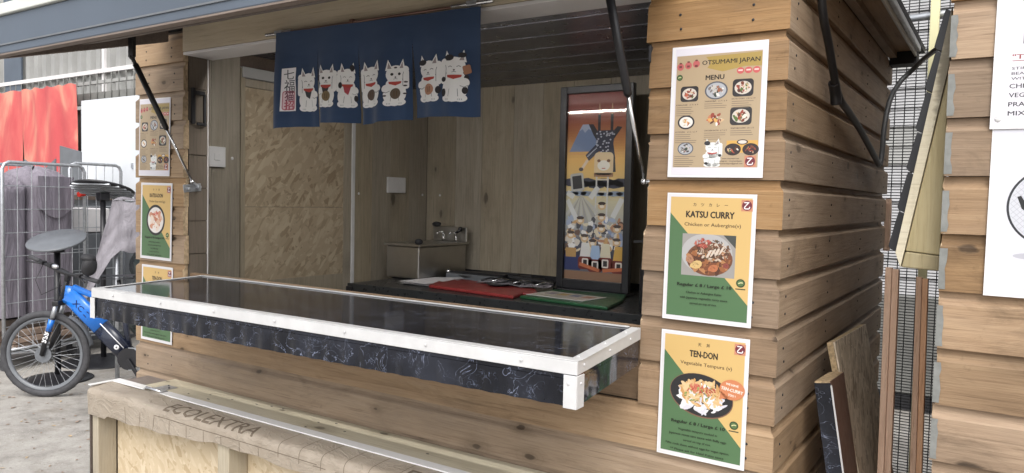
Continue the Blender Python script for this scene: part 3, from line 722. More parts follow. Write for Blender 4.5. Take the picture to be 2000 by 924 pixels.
# ------------------------------------------------------------------ serving counter: hinged flap with marble laminate and white angle trim
BL, BR_, FR, FL = (-2.135, -.004), (XO1 - .003, -.004), (-.272, -.452), (-2.031, -.470)
ZC = 1.284
cnt = MB().prism([BL, FL, FR, BR_], ZC - .036, ZC, lambda a, b, c: (a, b, c)).build('serving_counter', 'marble', K)
def quad_strip(name, a, b, z0, z1, d, mat='white', inset=0.):
    """flat strip along edge a-b, d wide towards the inside (left of a->b)"""
    ax, ay = a; bx, by = b; L = math.hypot(bx - ax, by - ay); nx, ny = -(by - ay) / L * d, (bx - ax) / L * d
    lo, hi = (min(z0, z1), max(z0, z1))
    return MB().prism([(ax, ay), (bx, by), (bx + nx, by + ny), (ax + nx, ay + ny)], lo, hi, lambda p, q, c: (p, q, c)).build(name, mat, cnt, .0012)
# apron boards under the front and the ends
def apron(a, b, z0=1.192, amp=.0026):
    ax, ay = a; bx, by = b; L = math.hypot(bx - ax, by - ay); nx, ny = -(by - ay) / L, (bx - ax) / L
    mb = MB(); n = 200
    def fn(u, v):
        w_ = amp * math.sin(u * L * 2 * PI / .062 + 1.1 * math.sin(u * 9)) * (.25 + .75 * math.sin(PI * v * .5 + PI / 2))
        return (ax + (bx - ax) * u - nx * w_, ay + (by - ay) * u - ny * w_, z0 + (ZC - .037 - z0) * v)
    mb.grid(fn, n, 5); mb.prism([(ax + nx * .002, ay + ny * .002), (bx + nx * .002, by + ny * .002), (bx + nx * .016, by + ny * .016), (ax + nx * .016, ay + ny * .016)], z0, ZC - .037, lambda p, q, c: (p, q, c))
    return mb.build('apron', 'marble', cnt)
apron(FL, FR); apron(FR, (XO1 - .004, -.006), 1.192, .0002); apron((BL[0] + .002, BL[1]), FL)
# angle trim: top leg and front leg
e = .003
quad_strip('edge_trim', (FL[0] - e, FL[1] - e), (FR[0] + e, FR[1] - e), ZC + .0005, ZC + .0028, .026)
quad_strip('edge_trim', (FL[0] - e, FL[1] - e), (FR[0] + e, FR[1] - e), ZC - .027, ZC + .0003, .0026)
quad_strip('edge_trim', (FR[0] + e, FR[1] - e + .027), (BR_[0] + e, BR_[1]), ZC + .0005, ZC + .0028, .025)
quad_strip('edge_trim', (FR[0] + e, FR[1] - e), (BR_[0] + e, BR_[1]), ZC - .027, ZC + .0003, .0026)
quad_strip('edge_trim', (BL[0] - e, BL[1]), (FL[0] - e, FL[1] + .024), ZC + .0005, ZC + .0028, .016)
quad_strip('edge_trim', (BL[0] - e, BL[1]), (FL[0] - e, FL[1]), ZC - .027, ZC + .0003, .0026)
quad_strip('edge_trim', (BR_[0] - .026, BR_[1] - .0005), (BL[0] + .017, BL[1] - .0005), ZC + .0005, ZC + .0040, .011)
for (cx, cy, sx) in ((FL[0], FL[1], 1), (FR[0], FR[1], -1)):
    a = MB(); w = .030 if sx < 0 else .026; o = -sx * .0045
    a.box(min(cx + o, cx + o + sx * w), max(cx + o, cx + o + sx * w), cy - .0068, cy - .004, 1.190, ZC - .0275)
    a.box(min(cx + o, cx + o + sx * .003), max(cx + o, cx + o + sx * .003), cy - .0039, cy + .026, 1.190, ZC - .0275)
    a.build('corner_angle', 'white', cnt, .0008)
for i in range(7):
    q = (i + .5) / 7; x = FL[0] + (FR[0] - FL[0]) * q; y = FL[1] + (FR[1] - FL[1]) * q
    MB().ball((x, y - .0062, ZC - .0115), (.0035, .002, .0035), 5).build('rivet', 'white', cnt)
for q in (.08, .45, .8):
    x = FR[0] + (BR_[0] - FR[0]) * q; y = FR[1] + (BR_[1] - FR[1]) * q
    MB().ball((x + .0032, y, ZC - .0115), (.002, .0035, .0035), 5).build('rivet', 'white', cnt); MB().ball((x - .010, y, ZC + .003), (.0035, .0035, .0018), 5).build('rivet', 'white', cnt)
MB().ball((FR[0] - .014, FR[1] - .0072, 1.240), (.0035, .002, .0035), 5).build('rivet', 'white', cnt)
MB().ball((FR[0] + .0046, FR[1] + .012, 1.240), (.002, .0035, .0035), 5).build('rivet', 'white', cnt)

# ------------------------------------------------------------------ raised hatch with struts
HX0, HX1 = -2.36, -.24
hz = lambda y: 2.187 + .278 * y      # underside of its frame
ht = MB()
def slab(mb, x0, x1, ya, yb, d0, d1, m=0):
    mb.hexa([(x0, ya, hz(ya) + d0), (x1, ya, hz(ya) + d0), (x1, yb, hz(yb) + d0), (x0, yb, hz(yb) + d0), (x0, ya, hz(ya) + d1), (x1, ya, hz(ya) + d1), (x1, yb, hz(yb) + d1), (x0, yb, hz(yb) + d1)], m)
slab(ht, HX0, HX1, -.685, -.012, .058, .082)
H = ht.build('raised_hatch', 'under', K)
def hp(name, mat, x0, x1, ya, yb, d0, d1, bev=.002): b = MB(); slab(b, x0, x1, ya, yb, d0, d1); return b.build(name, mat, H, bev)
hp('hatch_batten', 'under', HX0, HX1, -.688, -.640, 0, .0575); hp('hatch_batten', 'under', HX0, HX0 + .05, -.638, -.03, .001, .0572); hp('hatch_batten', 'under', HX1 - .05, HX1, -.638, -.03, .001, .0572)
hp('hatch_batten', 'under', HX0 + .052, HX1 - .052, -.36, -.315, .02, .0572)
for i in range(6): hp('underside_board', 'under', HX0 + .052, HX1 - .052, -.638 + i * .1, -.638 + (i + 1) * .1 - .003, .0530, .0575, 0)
MB().box(HX0 - .004, HX1 + .004, -.712, -.692, 1.9955, 2.104).build('front_fascia', 'felt', H, .003)
MB().box(HX0 - .004, HX1 + .004, -.7145, -.690, 1.990, 1.9945).build('drip_edge', 'under', H)
MB().box(HX0 - .004, HX1 + .004, -.7155, -.7125, 2.018, 2.0225).build('fascia_groove', 'grey', H)
MB().box(HX0 - .012, HX1 + .012, -.722, -.66, 2.105, 2.137).build('top_trim', 'cream', H, .003)
MB().hexa([(HX0 - .004, -.69, 2.08), (HX1 + .004, -.69, 2.08), (HX1 + .004, -.014, 2.268), (HX0 - .004, -.014, 2.268), (HX0 - .004, -.69, 2.104), (HX1 + .004, -.69, 2.104), (HX1 + .004, -.014, 2.285), (HX0 - .004, -.014, 2.285)]).build('hatch_skin', 'felt', H)
for (xs, b, t, f) in ((-2.25, (.03, 1.643), (-.211, 2.085), .44), (-.36, (.053, 1.654), (-.20, 2.115), .445)):
    B = Vector((xs, *b)); T = Vector((xs, *t)); Mid = B.lerp(T, f)
    st = MB().tube([Mid, B.lerp(T, f + .02), T.lerp(B, .05)], [.009, .0105, .0105], 12).build('gas_strut', 'black', K)
    MB().tube([B, Mid.lerp(T, .05)], .0050, 10).build('strut_rod', 'chrome', st)
    MB().ball(B, .009, 8).tube([B, B + Vector((-.012 if xs < -1 else .024, 0, 0))], .006, 8).build('ball_joint', 'chrome', st)
    MB().tube([T.lerp(B, .06), T], .007, 8).ball(T, .010, 8).bar(T, T + Vector((0, 0, hz(T.y) + .056 - T.z)), .03, .012, (0, 1, 0)).build('top_bracket', 'black', st)
    if xs < -1:
        MB().bar(B + Vector((-.010, -.03, -.028)), B + Vector((-.010, .045, -.02)), .004, .03).bar(B + Vector((0, 0, 0)), B + Vector((.002, .035, -.022)), .008, .008).tube([B + Vector((-.012, .028, -.02)), B + Vector((.012, .028, -.02))], .007, 8).tube([B + Vector((-.012, -.012, -.028)), B + Vector((.010, -.012, -.028))], .006, 8).build('base_bracket', 'galv', st)
# latch on the left return and on the right pillar
MB().box(XO0, XO0 + .012, .032, .046, 1.87, 2.01).box(XO0, XO0 + .010, .047, .09, 1.985, 2.0).box(XO0, XO0 + .008, .086, .096, 1.865, 1.99).tube([(XO0 + .014, .05, 1.87), (XO0 + .014, .09, 1.868)], .006, 8).build('slide_latch', 'blackm', K, .002)
MB().box(XO1 + .0005, XO1 + .004, -.0125, .02, 1.945, 1.985).tube([(XO1 + .004, -.010, 1.945), (XO1 + .004, -.010, 1.985)], .004, 8).build('slide_latch', 'blackm', K, .001)

# ------------------------------------------------------------------ noren curtain on its rod
NX0, NX1, NZ0, NZ1 = -1.684, -.829, 1.830, 2.142
rod = thing('curtain_rod', 'thin brown curtain rod with chrome ends above the blue curtain', 'curtain rod', (-1.26, -.024, 2.147))
MB().tube([(-1.70, -.024, 2.149), (-.82, -.024, 2.147)], .0042, 10).build('rod', 'copper', rod)
for x0, x1 in ((-1.745, -1.615), (-.935, -.79)):
    MB().tube([(x0, -.024, 2.149), (x1, -.024, 2.149)], .0062, 10).build('end_sleeve', 'chrome', rod)
    xm = (x0 + x1) / 2; MB().box(xm - .018, xm + .018, -.030, -.0055, 2.143, 2.158).build('rod_clip', 'galv', rod, .002)
MB().box(-1.340, -1.325, -.0305, -.0055, 2.139, 2.158).build('rod_hook', 'copper', rod, .002)
SL = [0, .238, .446, .706, 1.]
def nor(u, v):
    """u across, v up; soft folds deepen below the top band"""
    d = (1 - v); q = min(1, max(0, (d - .18) * 1.4))
    y = -.032 - .017 * q * math.sin(u * 2 * PI * 3.6 + .7) - .005 * q * math.sin(u * 2 * PI * 9.1) - .0025 * math.sin(u * 23 + d * 4)
    for s_ in SL[1:-1]: y += .016 * q * math.exp(-((u - s_) / .020) ** 2)
    z = NZ0 + (NZ1 - NZ0) * v + (.006 - .012 * u) * v + .004 * math.sin(u * 11) * (1 - v)
    z += HEM[sum(u > s_ for s_ in SL[1:-1])] * (1 - v) ** 1.5
    return Vector((NX0 + (NX1 - NX0) * u, y, z))
HEM = (-.006, .006, -.001, .005)
nm = MB()
for a, b in zip(SL, SL[1:]):
    g0 = .0065 if a > 0 else 1e-5; g1 = .0065 if b < 1 else 0
    n = int((b - a) * 90)
    for side in (0, 1):
        def fn(u, v, side=side):
            d = max(0., .78 - v) ; w = min(1, d * 2.2)
            uu = (a + max(g0 * w, 1e-5)) + (b - a - (g0 + g1) * w - 2e-5) * u; p = nor(uu, v); p.y += .0012 * side; return p
        nm.grid(fn, n, 26)
cur = nm.build('noren_curtain', 'navy')
tag(cur, 'dark blue cloth curtain printed with seven white lucky cats hanging over the serving hatch', 'curtain')
np_ = Print(1.15); CW, CH = 1., 1.
sx_, sy_ = NX1 - NX0, NZ1 - NZ0
Xn = lambda u: u * sx_; Yn = lambda v: (1 - v) * sy_
np_.poly([(Xn(.048), Yn(.387)), (Xn(.118), Yn(.383)), (Xn(.114), Yn(.5)), (Xn(.118), Yn(.62)), (Xn(.119), Yn(.835)), (Xn(.047), Yn(.832)), (Xn(.05), Yn(.6))], (222, 220, 226), 2)
np_.text('七', Xn(.083), Yn(.455), .026, (58, 60, 70), 3, .042); np_.text('福', Xn(.086), Yn(.575), .032, (58, 60, 70), 3, .042)
np_.rrect(Xn(.084), Yn(.722), .050, .062, .008, (190, 120, 134), 3); np_.rrect(Xn(.084), Yn(.722), .043, .055, .006, (216, 190, 198), 4)
np_.text('猫', Xn(.086), Yn(.675), .026, (120, 66, 84), 5, .036, .01); np_.text('招', Xn(.086), Yn(.775), .024, (176, 84, 100), 5, .036, .02)
def ncat(u0, u1, v0, v1, **kw): cat(np_, Xn(u0), Yn(v1), Xn(u1) - Xn(u0), Yn(v0) - Yn(v1), 2, **kw)
ncat(.13, .232, .393, .841, arm=-1, coin=None, bib=(60, 62, 66)); ncat(.242, .352, .391, .836, eyes='open', arm=1, coin=(122, 104, 74), bib=(66, 58, 62))
ncat(.356, .437, .388, .841, arm=-1, coin=None, bib=(172, 66, 78), patch=((.74, .88, .13, .07), (.16, .5, .09, .07), (.88, .2, .09, .07)))
ncat(.461, .582, .393, .84, arm=-1, coin=(92, 78, 70)); ncat(.588, .69, .406, .857, eyes='open', arm=1, coin=(96, 82, 68), stripes=True)
ncat(.729, .85, .398, .852, arm=1, coin=(176, 128, 102), patch=((.24, .84, .17, .06), (.9, .24, .11, .08))); ncat(.852, .958, .377, .859, arm=-1, coin=None, mallet=True, patch=((.3, .86, .17, .06), (.76, .9, .14, .05), (.1, .44, .09, .05), (.9, .46, .08, .06), (.12, .18, .09, .08), (.86, .22, .09, .07)))
def wrapn(x, y, z):
    p = nor(x / sx_, y / sy_); p.y -= z * 4. + .0012; return p
# fine polygons follow the folds
subdiv(np_, .009)
np_.build('cat_print', cur, 'cloth_print', Matrix(), wrapn)

# ------------------------------------------------------------------ posters
RP = 'laminated posters on the right pillar'
tenl = [('Vegetable tempura cooked in', .096), ('Japanese sweet tare sauce with fluffy eggs', .142), ('served on top of rice.', .068), ('*We cook these without eggs for vegan option.', .158), ('** Please ask for Halal Katsu sauce', .132)]
katl = [('Chicken or Aubergine Katsu', .086), ('with Japanese vegetable curry sauce', .116), ('served on top of rice.', .066)]
donl = [('Chicken Katsu cooked in', .08), ('Japanese sweet tare sauce', .09), ('with fluffy eggs', .056), ('served on top of rice.', .07), ('*Please ask for vegan option.', .1)]
mcur = lambda p: dish_print(p, 'カツカレー', 'KATSU CURRY', 'Chicken or Aubergine(v)', .136, .116, 'photo', katl)
mten = lambda p: dish_print(p, '天丼', 'TEN-DON', 'Vegetable Tempura (v)', .126, .068, 'plate', tenl, 'Regular £ 8 / Large £ 10', ('WE HAVE', 'TEN-CURRY', 'TOO !'))
mdon = lambda p: dish_print(p, 'カツ丼', 'KATSU-DON', 'Chicken Katsu with Eggs', .11, .09, 'bowl', donl, 'Regular £ 8 / Large £ 10')
poster('laminated beige OTSUMAMI JAPAN menu poster at the top of the right pillar', -.159, 1.819, -.006, menu_print, w=.228, h=.312)
poster('yellow and green KATSU CURRY poster with a square curry photo', -.1665, 1.471, -.008, mcur)
poster('yellow and green TEN-DON poster with an orange speech bubble below the curry poster', -.170, 1.1355, -.006, mten)
poster('beige menu poster on the left pillar partly behind the strut', -2.449, 1.819, -.01, menu_print, w=.214, h=.31)
poster('yellow and green KATSU-DON poster with a round bowl on the left pillar', -2.438, 1.482, -.008, mdon)
poster('lowest poster on the left pillar, its middle hidden behind the counter', -2.434, 1.148, -.008, mten)

# ------------------------------------------------------------------ inside the kiosk
WT = thing('worktop', 'dark grey worktop inside the kiosk carrying the sink and chopping boards', 'worktop', (-1.2, 1.3, .07))
MB().box(-2.285, -.075, .915, 1.685, 1.135, 1.17).build('top', 'dark_top', WT, .002)
MB().box(-2.287, -.073, .905, .914, 1.118, 1.172).build('front_lip', 'dark_top', WT, .002)
MB().box(-2.28, -.08, 1.686, 1.698, 1.16, 1.20).build('upstand', 'black', WT, .002)
for x in (-2.2, -1.2, -.16):
    for y in (.96, 1.62): MB().box(x - .02, x + .02, y - .02, y + .02, .07, 1.134).build('leg', 'galv', WT)
MB().box(-2.288, -2.245, .895, .904, 1.132, 1.158).build('end_cap', 'black', WT, .004)
def sk_box(): pass
SK = thing('sink_unit', 'stainless steel tabletop sink box with small taps in the rear left corner', 'sink', (-2.21, 1.42, 1.17))
s = MB().box(-2.325, -2.10, 1.225, 1.63, 1.178, 1.345).build('steel_body', 'steel', SK, .006)
MB().box(-2.335, -2.09, 1.215, 1.64, 1.346, 1.358).build('rim', 'steel', SK, .002)
MB().box(-2.332, -2.094, 1.622, 1.638, 1.3585, 1.44).build('splashback', 'steel', SK, .003)
MB().box(-2.30, -2.12, 1.24, 1.61, 1.1705, 1.177).build('base', 'black', SK)
for x, y, c in ((-2.15, 1.60, 1), (-2.24, 1.60, 0)):
    MB().cyl((x, y, 1.3585), (x, y, 1.40), .006, n=10).tube([(x, y, 1.40), (x, y - .01, 1.412), (x, y - .05, 1.412), (x, y - .058, 1.40)], .005, 8).build('tap', 'chrome', SK)
MB().tube([(-2.14, 1.59, 1.41), (-2.115, 1.59, 1.425)], .008, 8).ball((-2.12, 1.6, 1.43), .014, 8).build('tap_handle', 'black', SK)
MB().ball((-2.29, 1.60, 1.452), (.028, .02, .014), 8, amp=.1).build('soap_dish', 'blackm', SK)
MB().ball((-2.112, 1.235, 1.372), (.022, .022, .016), 8).build('corner_knob', 'blackm', SK)

t = thing('electric_socket', 'white square switch plate beside the opening on the left inner wall', 'switch', (IX, .275, 1.757)); 
MB().box(IX + .0005, IX + .012, .231, .319, 1.713, 1.801).build('plate', 'white', t, .003); MB().box(IX + .0125, IX + .016, .262, .288, 1.742, 1.772).build('rocker', 'white', t, .001)
t = thing('electric_socket', 'white double socket plate above the sink on the far inner wall', 'socket', (IX, 1.426, 1.667))
MB().box(IX + .0005, IX + .012, 1.352, 1.50, 1.624, 1.711).build('plate', 'white', t, .003)
for y in (1.40, 1.452): MB().box(IX + .0125, IX + .0145, y - .012, y + .012, 1.685, 1.70).build('rocker', 'white', t, .001)

tb = lambda x0, y0, x1, y1: None
def slab_quad(pts, z0, z1, name, mat, bevel=.002):
    return MB().prism(pts, z0, z1, lambda a, b, c: (a, b, c)).build(name, mat, None, bevel)
o = slab_quad([(-1.872, 1.03), (-1.345, .962), (-1.375, 1.09), (-1.30, 1.10), (-1.42, 1.27), (-2.02, 1.36)], 1.1705, 1.186, 'chopping_board', 'red_plastic', .005)
tag(o, 'red plastic chopping board lying on the inner worktop', 'chopping board')
o = slab_quad([(-1.335, 1.0), (-.885, .945), (-.93, 1.18), (-1.0, 1.37), (-1.34, 1.31)], 1.1705, 1.184, 'chopping_board', 'green_plastic', .004)
tag(o, 'green plastic chopping board in front of the framed picture', 'chopping board')
pp = thing('paper_stack', 'loose white sheets of paper lying left of the red board', 'paper', (-1.98, 1.2, 1.17))
for i, (dx, rot) in enumerate(((0, 0), (.01, .1), (-.008, -.06))):
    mb = MB(); c_, s_ = math.cos(rot), math.sin(rot)
    mb.grid(lambda u, v: (-1.99 + dx + (u - .5) * .19 * c_ - (v - .5) * .28 * s_, 1.20 + (u - .5) * .19 * s_ + (v - .5) * .28 * c_, 1.1745 + i * .0045 + .012 * v * v * (i > 0) * u), 6, 6)
    mb.build('sheet', 'paper', pp)
gp = MB()
for (cx, cy, r, z) in ((-1.60, 1.22, .055, 1.196),): gp.lathe([(0, 0), (r * .7, .0), (r, .008), (r * .96, .010), (r * .7, .004), (0, .004)], (cx, cy, z - .008), n=24)
gp.tube([(-1.63, 1.26, 1.195), (-1.52, 1.30, 1.20)], .006, 8)
tag(gp.build('ladle', 'black'), 'black round ladle lying on the red chopping board', 'ladle')
km = thing('knife_roll', 'cream printed cloth with small tools lying across the red board', 'cloth', (-1.55, 1.30, 1.187))
mb = MB(); mb.grid(lambda u, v: (-1.74 + .38 * u, 1.235 + .13 * v + .01 * math.sin(u * 7), 1.189 + .008 * abs(math.sin(u * 9 + v * 3)) + .004 * math.sin(v * 11)), 20, 8); mb.build('cloth', 'drape', km)
for i in range(6):
    x = -1.72 + i * .062; MB().tube([(x, 1.25, 1.202), (x + .02, 1.30, 1.212), (x + .045, 1.345, 1.202)], .0045, 6).build('tool', ('black', 'chrome')[i % 2], km)
pan = thing('tool_pile', 'pile of black kitchen tools and a flat pan behind the red board', 'kitchen tools', (-1.85, 1.5, 1.17))
MB().lathe([(0, 0), (.11, 0), (.13, .03), (.125, .03), (.107, .004), (0, .004)], (-1.93, 1.52, 1.171), n=28).bar((-1.80, 1.52, 1.197), (-1.62, 1.56, 1.205), .022, .012).build('pan', 'black', pan)
MB().box(-2.06, -1.74, 1.40, 1.47, 1.1705, 1.205).build('knife_box', 'grey', pan, .004)
MB().bar((-2.06, 1.43, 1.212), (-1.70, 1.44, 1.213), .03, .008).bar((-2.0, 1.46, 1.212), (-1.66, 1.50, 1.218), .02, .007).build('tongs', 'black', pan)
MB().bar((-1.72, 1.50, 1.206), (-1.48, 1.55, 1.18), .04, .014).lathe([(0, 0), (.045, 0), (.05, .02), (0, .022)], (-1.62, 1.6, 1.171), n=16).build('spatula', 'blackm', pan)
MB().ball((-2.05, 1.41, 1.212), (.012, .012, .014), 8).build('chrome_clip', 'chrome', pan)
lf = thing('leaflet', 'printed food leaflet lying on the green chopping board', 'leaflet', (-1.15, 1.10, 1.186), mw=Matrix.Translation((-1.17, 1.115, 1.1855)) @ Matrix.Rotation(-.12, 4, 'Z'))
MB().box(-.15, .15, -.09, .09, 0, .0012).build('sheet', 'paper', lf, mw=wpos(lf))
p = Print(.9); p.rect(-.145, -.085, .145, .085, (196, 190, 176), 1)
for i in range(4): p.rect(-.12 + i * .065, .0, -.07 + i * .065, .06, [(120, 110, 130), (190, 160, 90), (96, 110, 140), (170, 120, 90)][i], 2)
for i in range(4): p.line([(-.12, -.02 - i * .016), (.11, -.02 - i * .016)], .003, (110, 100, 96), 2)
p.build('print', lf, 'print', wpos(lf) @ Matrix.Translation((0, 0, .0014)))
bt = thing('dark_bottle', 'dark bottle at the right end of the worktop behind the pillar edge', 'bottle', (-.735, 1.0, 1.17))
MB().lathe([(0, 0), (.036, 0), (.038, .01), (.038, .17), (.030, .21), (.014, .235), (.014, .26), (0, .26)], (-.735, 1.0, 1.171), n=20).build('bottle_body', 'black', bt)
MB().lathe([(.016, 0), (.017, .03), (0, .03)], (-.735, 1.0, 1.4315), n=14).bar((-.735, 1.0, 1.452), (-.80, .99, 1.446), .012, .010).build('pump', 'blackm', bt)

# framed picture standing on the worktop
FX, FY, FZ = -1.19, 1.40, 1.172
fr = thing('framed_picture', 'tall black framed picture of an acrobat upside down on a ladder under a sunset', 'picture', (FX, FY, FZ))
fw, fh, bw = .377, .955, .034
fx0, fx1, fz0, fz1 = FX - fw / 2, FX + fw / 2, FZ + .012, FZ + .012 + fh
for (a, b, c, d) in ((fx0, fx0 + bw, fz0, fz1), (fx1 - bw, fx1, fz0, fz1), (fx0 + bw + .0005, fx1 - bw - .0005, fz1 - bw, fz1), (fx0 + bw + .0005, fx1 - bw - .0005, fz0, fz0 + bw + .012)):
    MB().box(a, b, FY - .012, FY + .02, c, d).build('frame_side', 'black', fr, .003)
MB().box(fx0 - .004, fx1 + .004, FY - .035, FY + .05, FZ - .001, FZ + .0115).build('stand', 'black', fr, .003)
MB().box(fx0 + .01, fx1 - .01, FY + .0205, FY + .026, fz0 + .01, fz1 - .01).build('backing', 'blackm', fr)
MB().add([(fx0 + bw, FY - .004, fz0 + bw), (fx1 - bw, FY - .004, fz0 + bw), (fx1 - bw, FY - .004, fz1 - bw), (fx0 + bw, FY - .004, fz1 - bw)], [(0, 1, 2, 3)]).build('glass', 'glass', fr)
MB().box(fx0 + bw - .004, fx1 - bw + .004, FY + .008, FY + .019, fz0 + bw, fz1 - bw + .004).build('mount', 'paper', fr)
p = Print(1.1); aw, ah = fw - 2 * bw, fh - 2 * bw - .012
X = lambda u: (u - .5) * aw; Y = lambda v: (.5 - v) * ah
stops = [(0, (120, 52, 44)), (.08, (132, 64, 46)), (.16, (170, 112, 56)), (.24, (212, 168, 80)), (.33, (206, 178, 108)), (.40, (190, 184, 154)), (.50, (150, 154, 156)), (.56, (64, 68, 86)), (.62, (50, 54, 72)), (.70, (140, 146, 152))]
def gcol(v):
    for (a, c), (b, d) in zip(stops, stops[1:]):
        if v <= b: q = (v - a) / (b - a); return tuple(c[i] + (d[i] - c[i]) * q for i in range(3))
    return stops[-1][1]
for i in range(70): p.rect(X(0), Y((i + 1) / 70), X(1), Y(i / 70), gcol(i / 100 * 1.0 if i < 70 else .7), 1)
p.poly([(X(.04), Y(.31)), (X(.2), Y(.2)), (X(.26), Y(.165)), (X(.36), Y(.165)), (X(.46), Y(.22)), (X(.62), Y(.31))], (104, 124, 158), 2); p.poly([(X(.2), Y(.2)), (X(.26), Y(.165)), (X(.36), Y(.165)), (X(.42), Y(.2)), (X(.36), Y(.19)), (X(.3), Y(.21)), (X(.26), Y(.19))], (150, 164, 186), 3)
for k in range(7): p.ell(X(.1 + k * .14), Y(.475 + .01 * (k % 2)), .05, .02, (46, 50, 70), 2, 16, 0, .1, k); p.ell(X(.08 + k * .15), Y(.535), .04, .012, (126, 142, 166), 3, 14, 0, .1, k)
# ladder with the crowd
for u in (.52, .71): p.line([(X(u), Y(.42)), (X(u - .02), Y(.84))], .008, (186, 188, 190), 6)
for k in range(6): p.line([(X(.50), Y(.46 + k * .065)), (X(.72), Y(.46 + k * .065))], .006, (196, 190, 176), 7)
# acrobat
for u in (.54, .75): p.line([(X(u), Y(.06)), (X(u), Y(.115))], .004, (196, 160, 120), 6); p.line([(X(u), Y(.115)), (X(u), Y(.20))], .014, (44, 40, 44), 6)
p.poly([(X(.36), Y(.165)), (X(.44), Y(.165)), (X(.53), Y(.21)), (X(.5), Y(.25)), (X(.45), Y(.225))], (40, 38, 44), 6); p.poly([(X(.92), Y(.185)), (X(.84), Y(.18)), (X(.76), Y(.21)), (X(.78), Y(.25))], (40, 38, 44), 6)
p.poly([(X(.50), Y(.20)), (X(.80), Y(.20)), (X(.78), Y(.27)), (X(.82), Y(.35)), (X(.72), Y(.36)), (X(.55), Y(.31)), (X(.38), Y(.36)), (X(.32), Y(.33)), (X(.50), Y(.27))], (44, 48, 66), 7)
rr = random.Random(9)
for k in range(46):
    u = rr.uniform(.5, .79); v = rr.uniform(.205, .34); p.ell(X(u), Y(v), .005, .004, (170, 176, 190), 8, 7)
for k in range(8): p.ell(X(.36 + k * .02), Y(.335 - k * .006), .004, .003, (170, 176, 190), 8, 7)
p.line([(X(.36), Y(.355)), (X(.27), Y(.40))], .014, (206, 190, 170), 7); p.ell(X(.25), Y(.405), .012, .009, (70, 64, 66), 8)
p.rrect(X(.63), Y(.375), .098, .105, .02, (206, 184, 142), 9); p.ell(X(.63), Y(.385), .032, .024, (216, 214, 206), 10); p.rect(X(.47), Y(.445), X(.79), Y(.425), (150, 112, 82), 9)
for u in (.55, .71): p.ell(X(u), Y(.36), .009, .007, (110, 70, 40), 11)
p.line([(X(.6), Y(.40)), (X(.66), Y(.40))], .004, (166, 60, 50), 11); p.line([(X(.78), Y(.34)), (X(.8), Y(.42))], .02, (44, 46, 52), 8)
# standard, fans, figures
p.rrect(X(.19), Y(.475), .07, .085, .012, (170, 172, 170), 8, .12); p.rrect(X(.19), Y(.475), .05, .062, .004, (42, 42, 46), 9, .12)
for k in range(9):
    a = -.9 + k * .22; p.poly([(X(.26), Y(.54)), (X(.26) + .11 * math.sin(a), Y(.55) - .13 * math.cos(a)), (X(.26) + .11 * math.sin(a + .17), Y(.55) - .13 * math.cos(a + .17))], (150, 150, 148) if k % 2 else (176, 176, 172), 8)
for x0, y0, x1, y1 in ((.02, .57, .2, .68), (.95, .56, .8, .66), (.55, .50, .42, .56), (.02, .53, .14, .555)): p.line([(X(x0), Y(y0)), (X(x1), Y(y1))], .026, (196, 198, 198), 9)
cols = [(196, 190, 180), (150, 164, 190), (116, 134, 176), (206, 196, 170), (214, 214, 214), (60, 62, 70), (190, 150, 90), (170, 120, 86), (96, 70, 56)]
for k in range(120):
    u = rr.uniform(.03, .97); v = rr.uniform(.66, .84); p.ell(X(u), Y(v), rr.uniform(.006, .020), rr.uniform(.006, .022), rr.choice(cols), 10 + k * .04, 8, rr.uniform(0, 3), .3, k)
for u, v in ((.26, .68), (.34, .775), (.62, .6), (.62, .66), (.62, .72), (.88, .72), (.88, .79), (.1, .76), (.48, .80)):
    p.ell(X(u), Y(v), .021, .019, (196, 166, 122), 16, 14); p.ell(X(u), Y(v) + .012, .020, .008, (60, 46, 40), 17, 12); p.ell(X(u), Y(v) - .002, .012, .008, (216, 206, 190), 17, 10)
p.rect(X(0), Y(.95), X(.28), Y(.87), (44, 56, 104), 16); p.rect(X(.02), Y(.88), X(.2), Y(.83), (176, 140, 84), 17)
for k, u in enumerate((.36, .53, .70, .92)):
    cxx, cyy = X(u), Y(.80 + .012 * (k % 2)); p.poly([(cxx - .02, cyy), (cxx + .02, cyy), (cxx + .03, cyy - .075), (cxx - .03, cyy - .075)], [(206, 206, 204), (150, 176, 208), (206, 200, 176), (196, 156, 66)][k], 18)
    p.rrect(cxx, cyy - .095, .075, .06, .015, (110, 42, 36), 19); p.rrect(cxx, cyy - .093, .034, .040, .006, (214, 208, 200), 20); p.rrect(cxx, cyy - .093, .02, .026, .002, (50, 46, 48), 21)
p.line([(X(.26), Y(.915)), (X(.6), Y(.945))], .016, (186, 104, 60), 22); p.line([(X(.66), Y(.945)), (X(1), Y(.93))], .016, (186, 104, 60), 22); p.rect(X(0), Y(1), X(1), Y(.955), (140, 108, 84), 23)
for q in range(len(p.v)): x_, y_, z_ = p.v[q]; p.v[q] = (min(max(x_, X(0)), X(1)), min(max(y_, Y(1)), Y(0)), z_)
p.build('art_print', fr, 'art_print', Matrix.Translation((FX, FY + .0075, FZ + .012 + .012 + bw + ah / 2)) @ Matrix.Rotation(PI / 2, 4, 'X'))

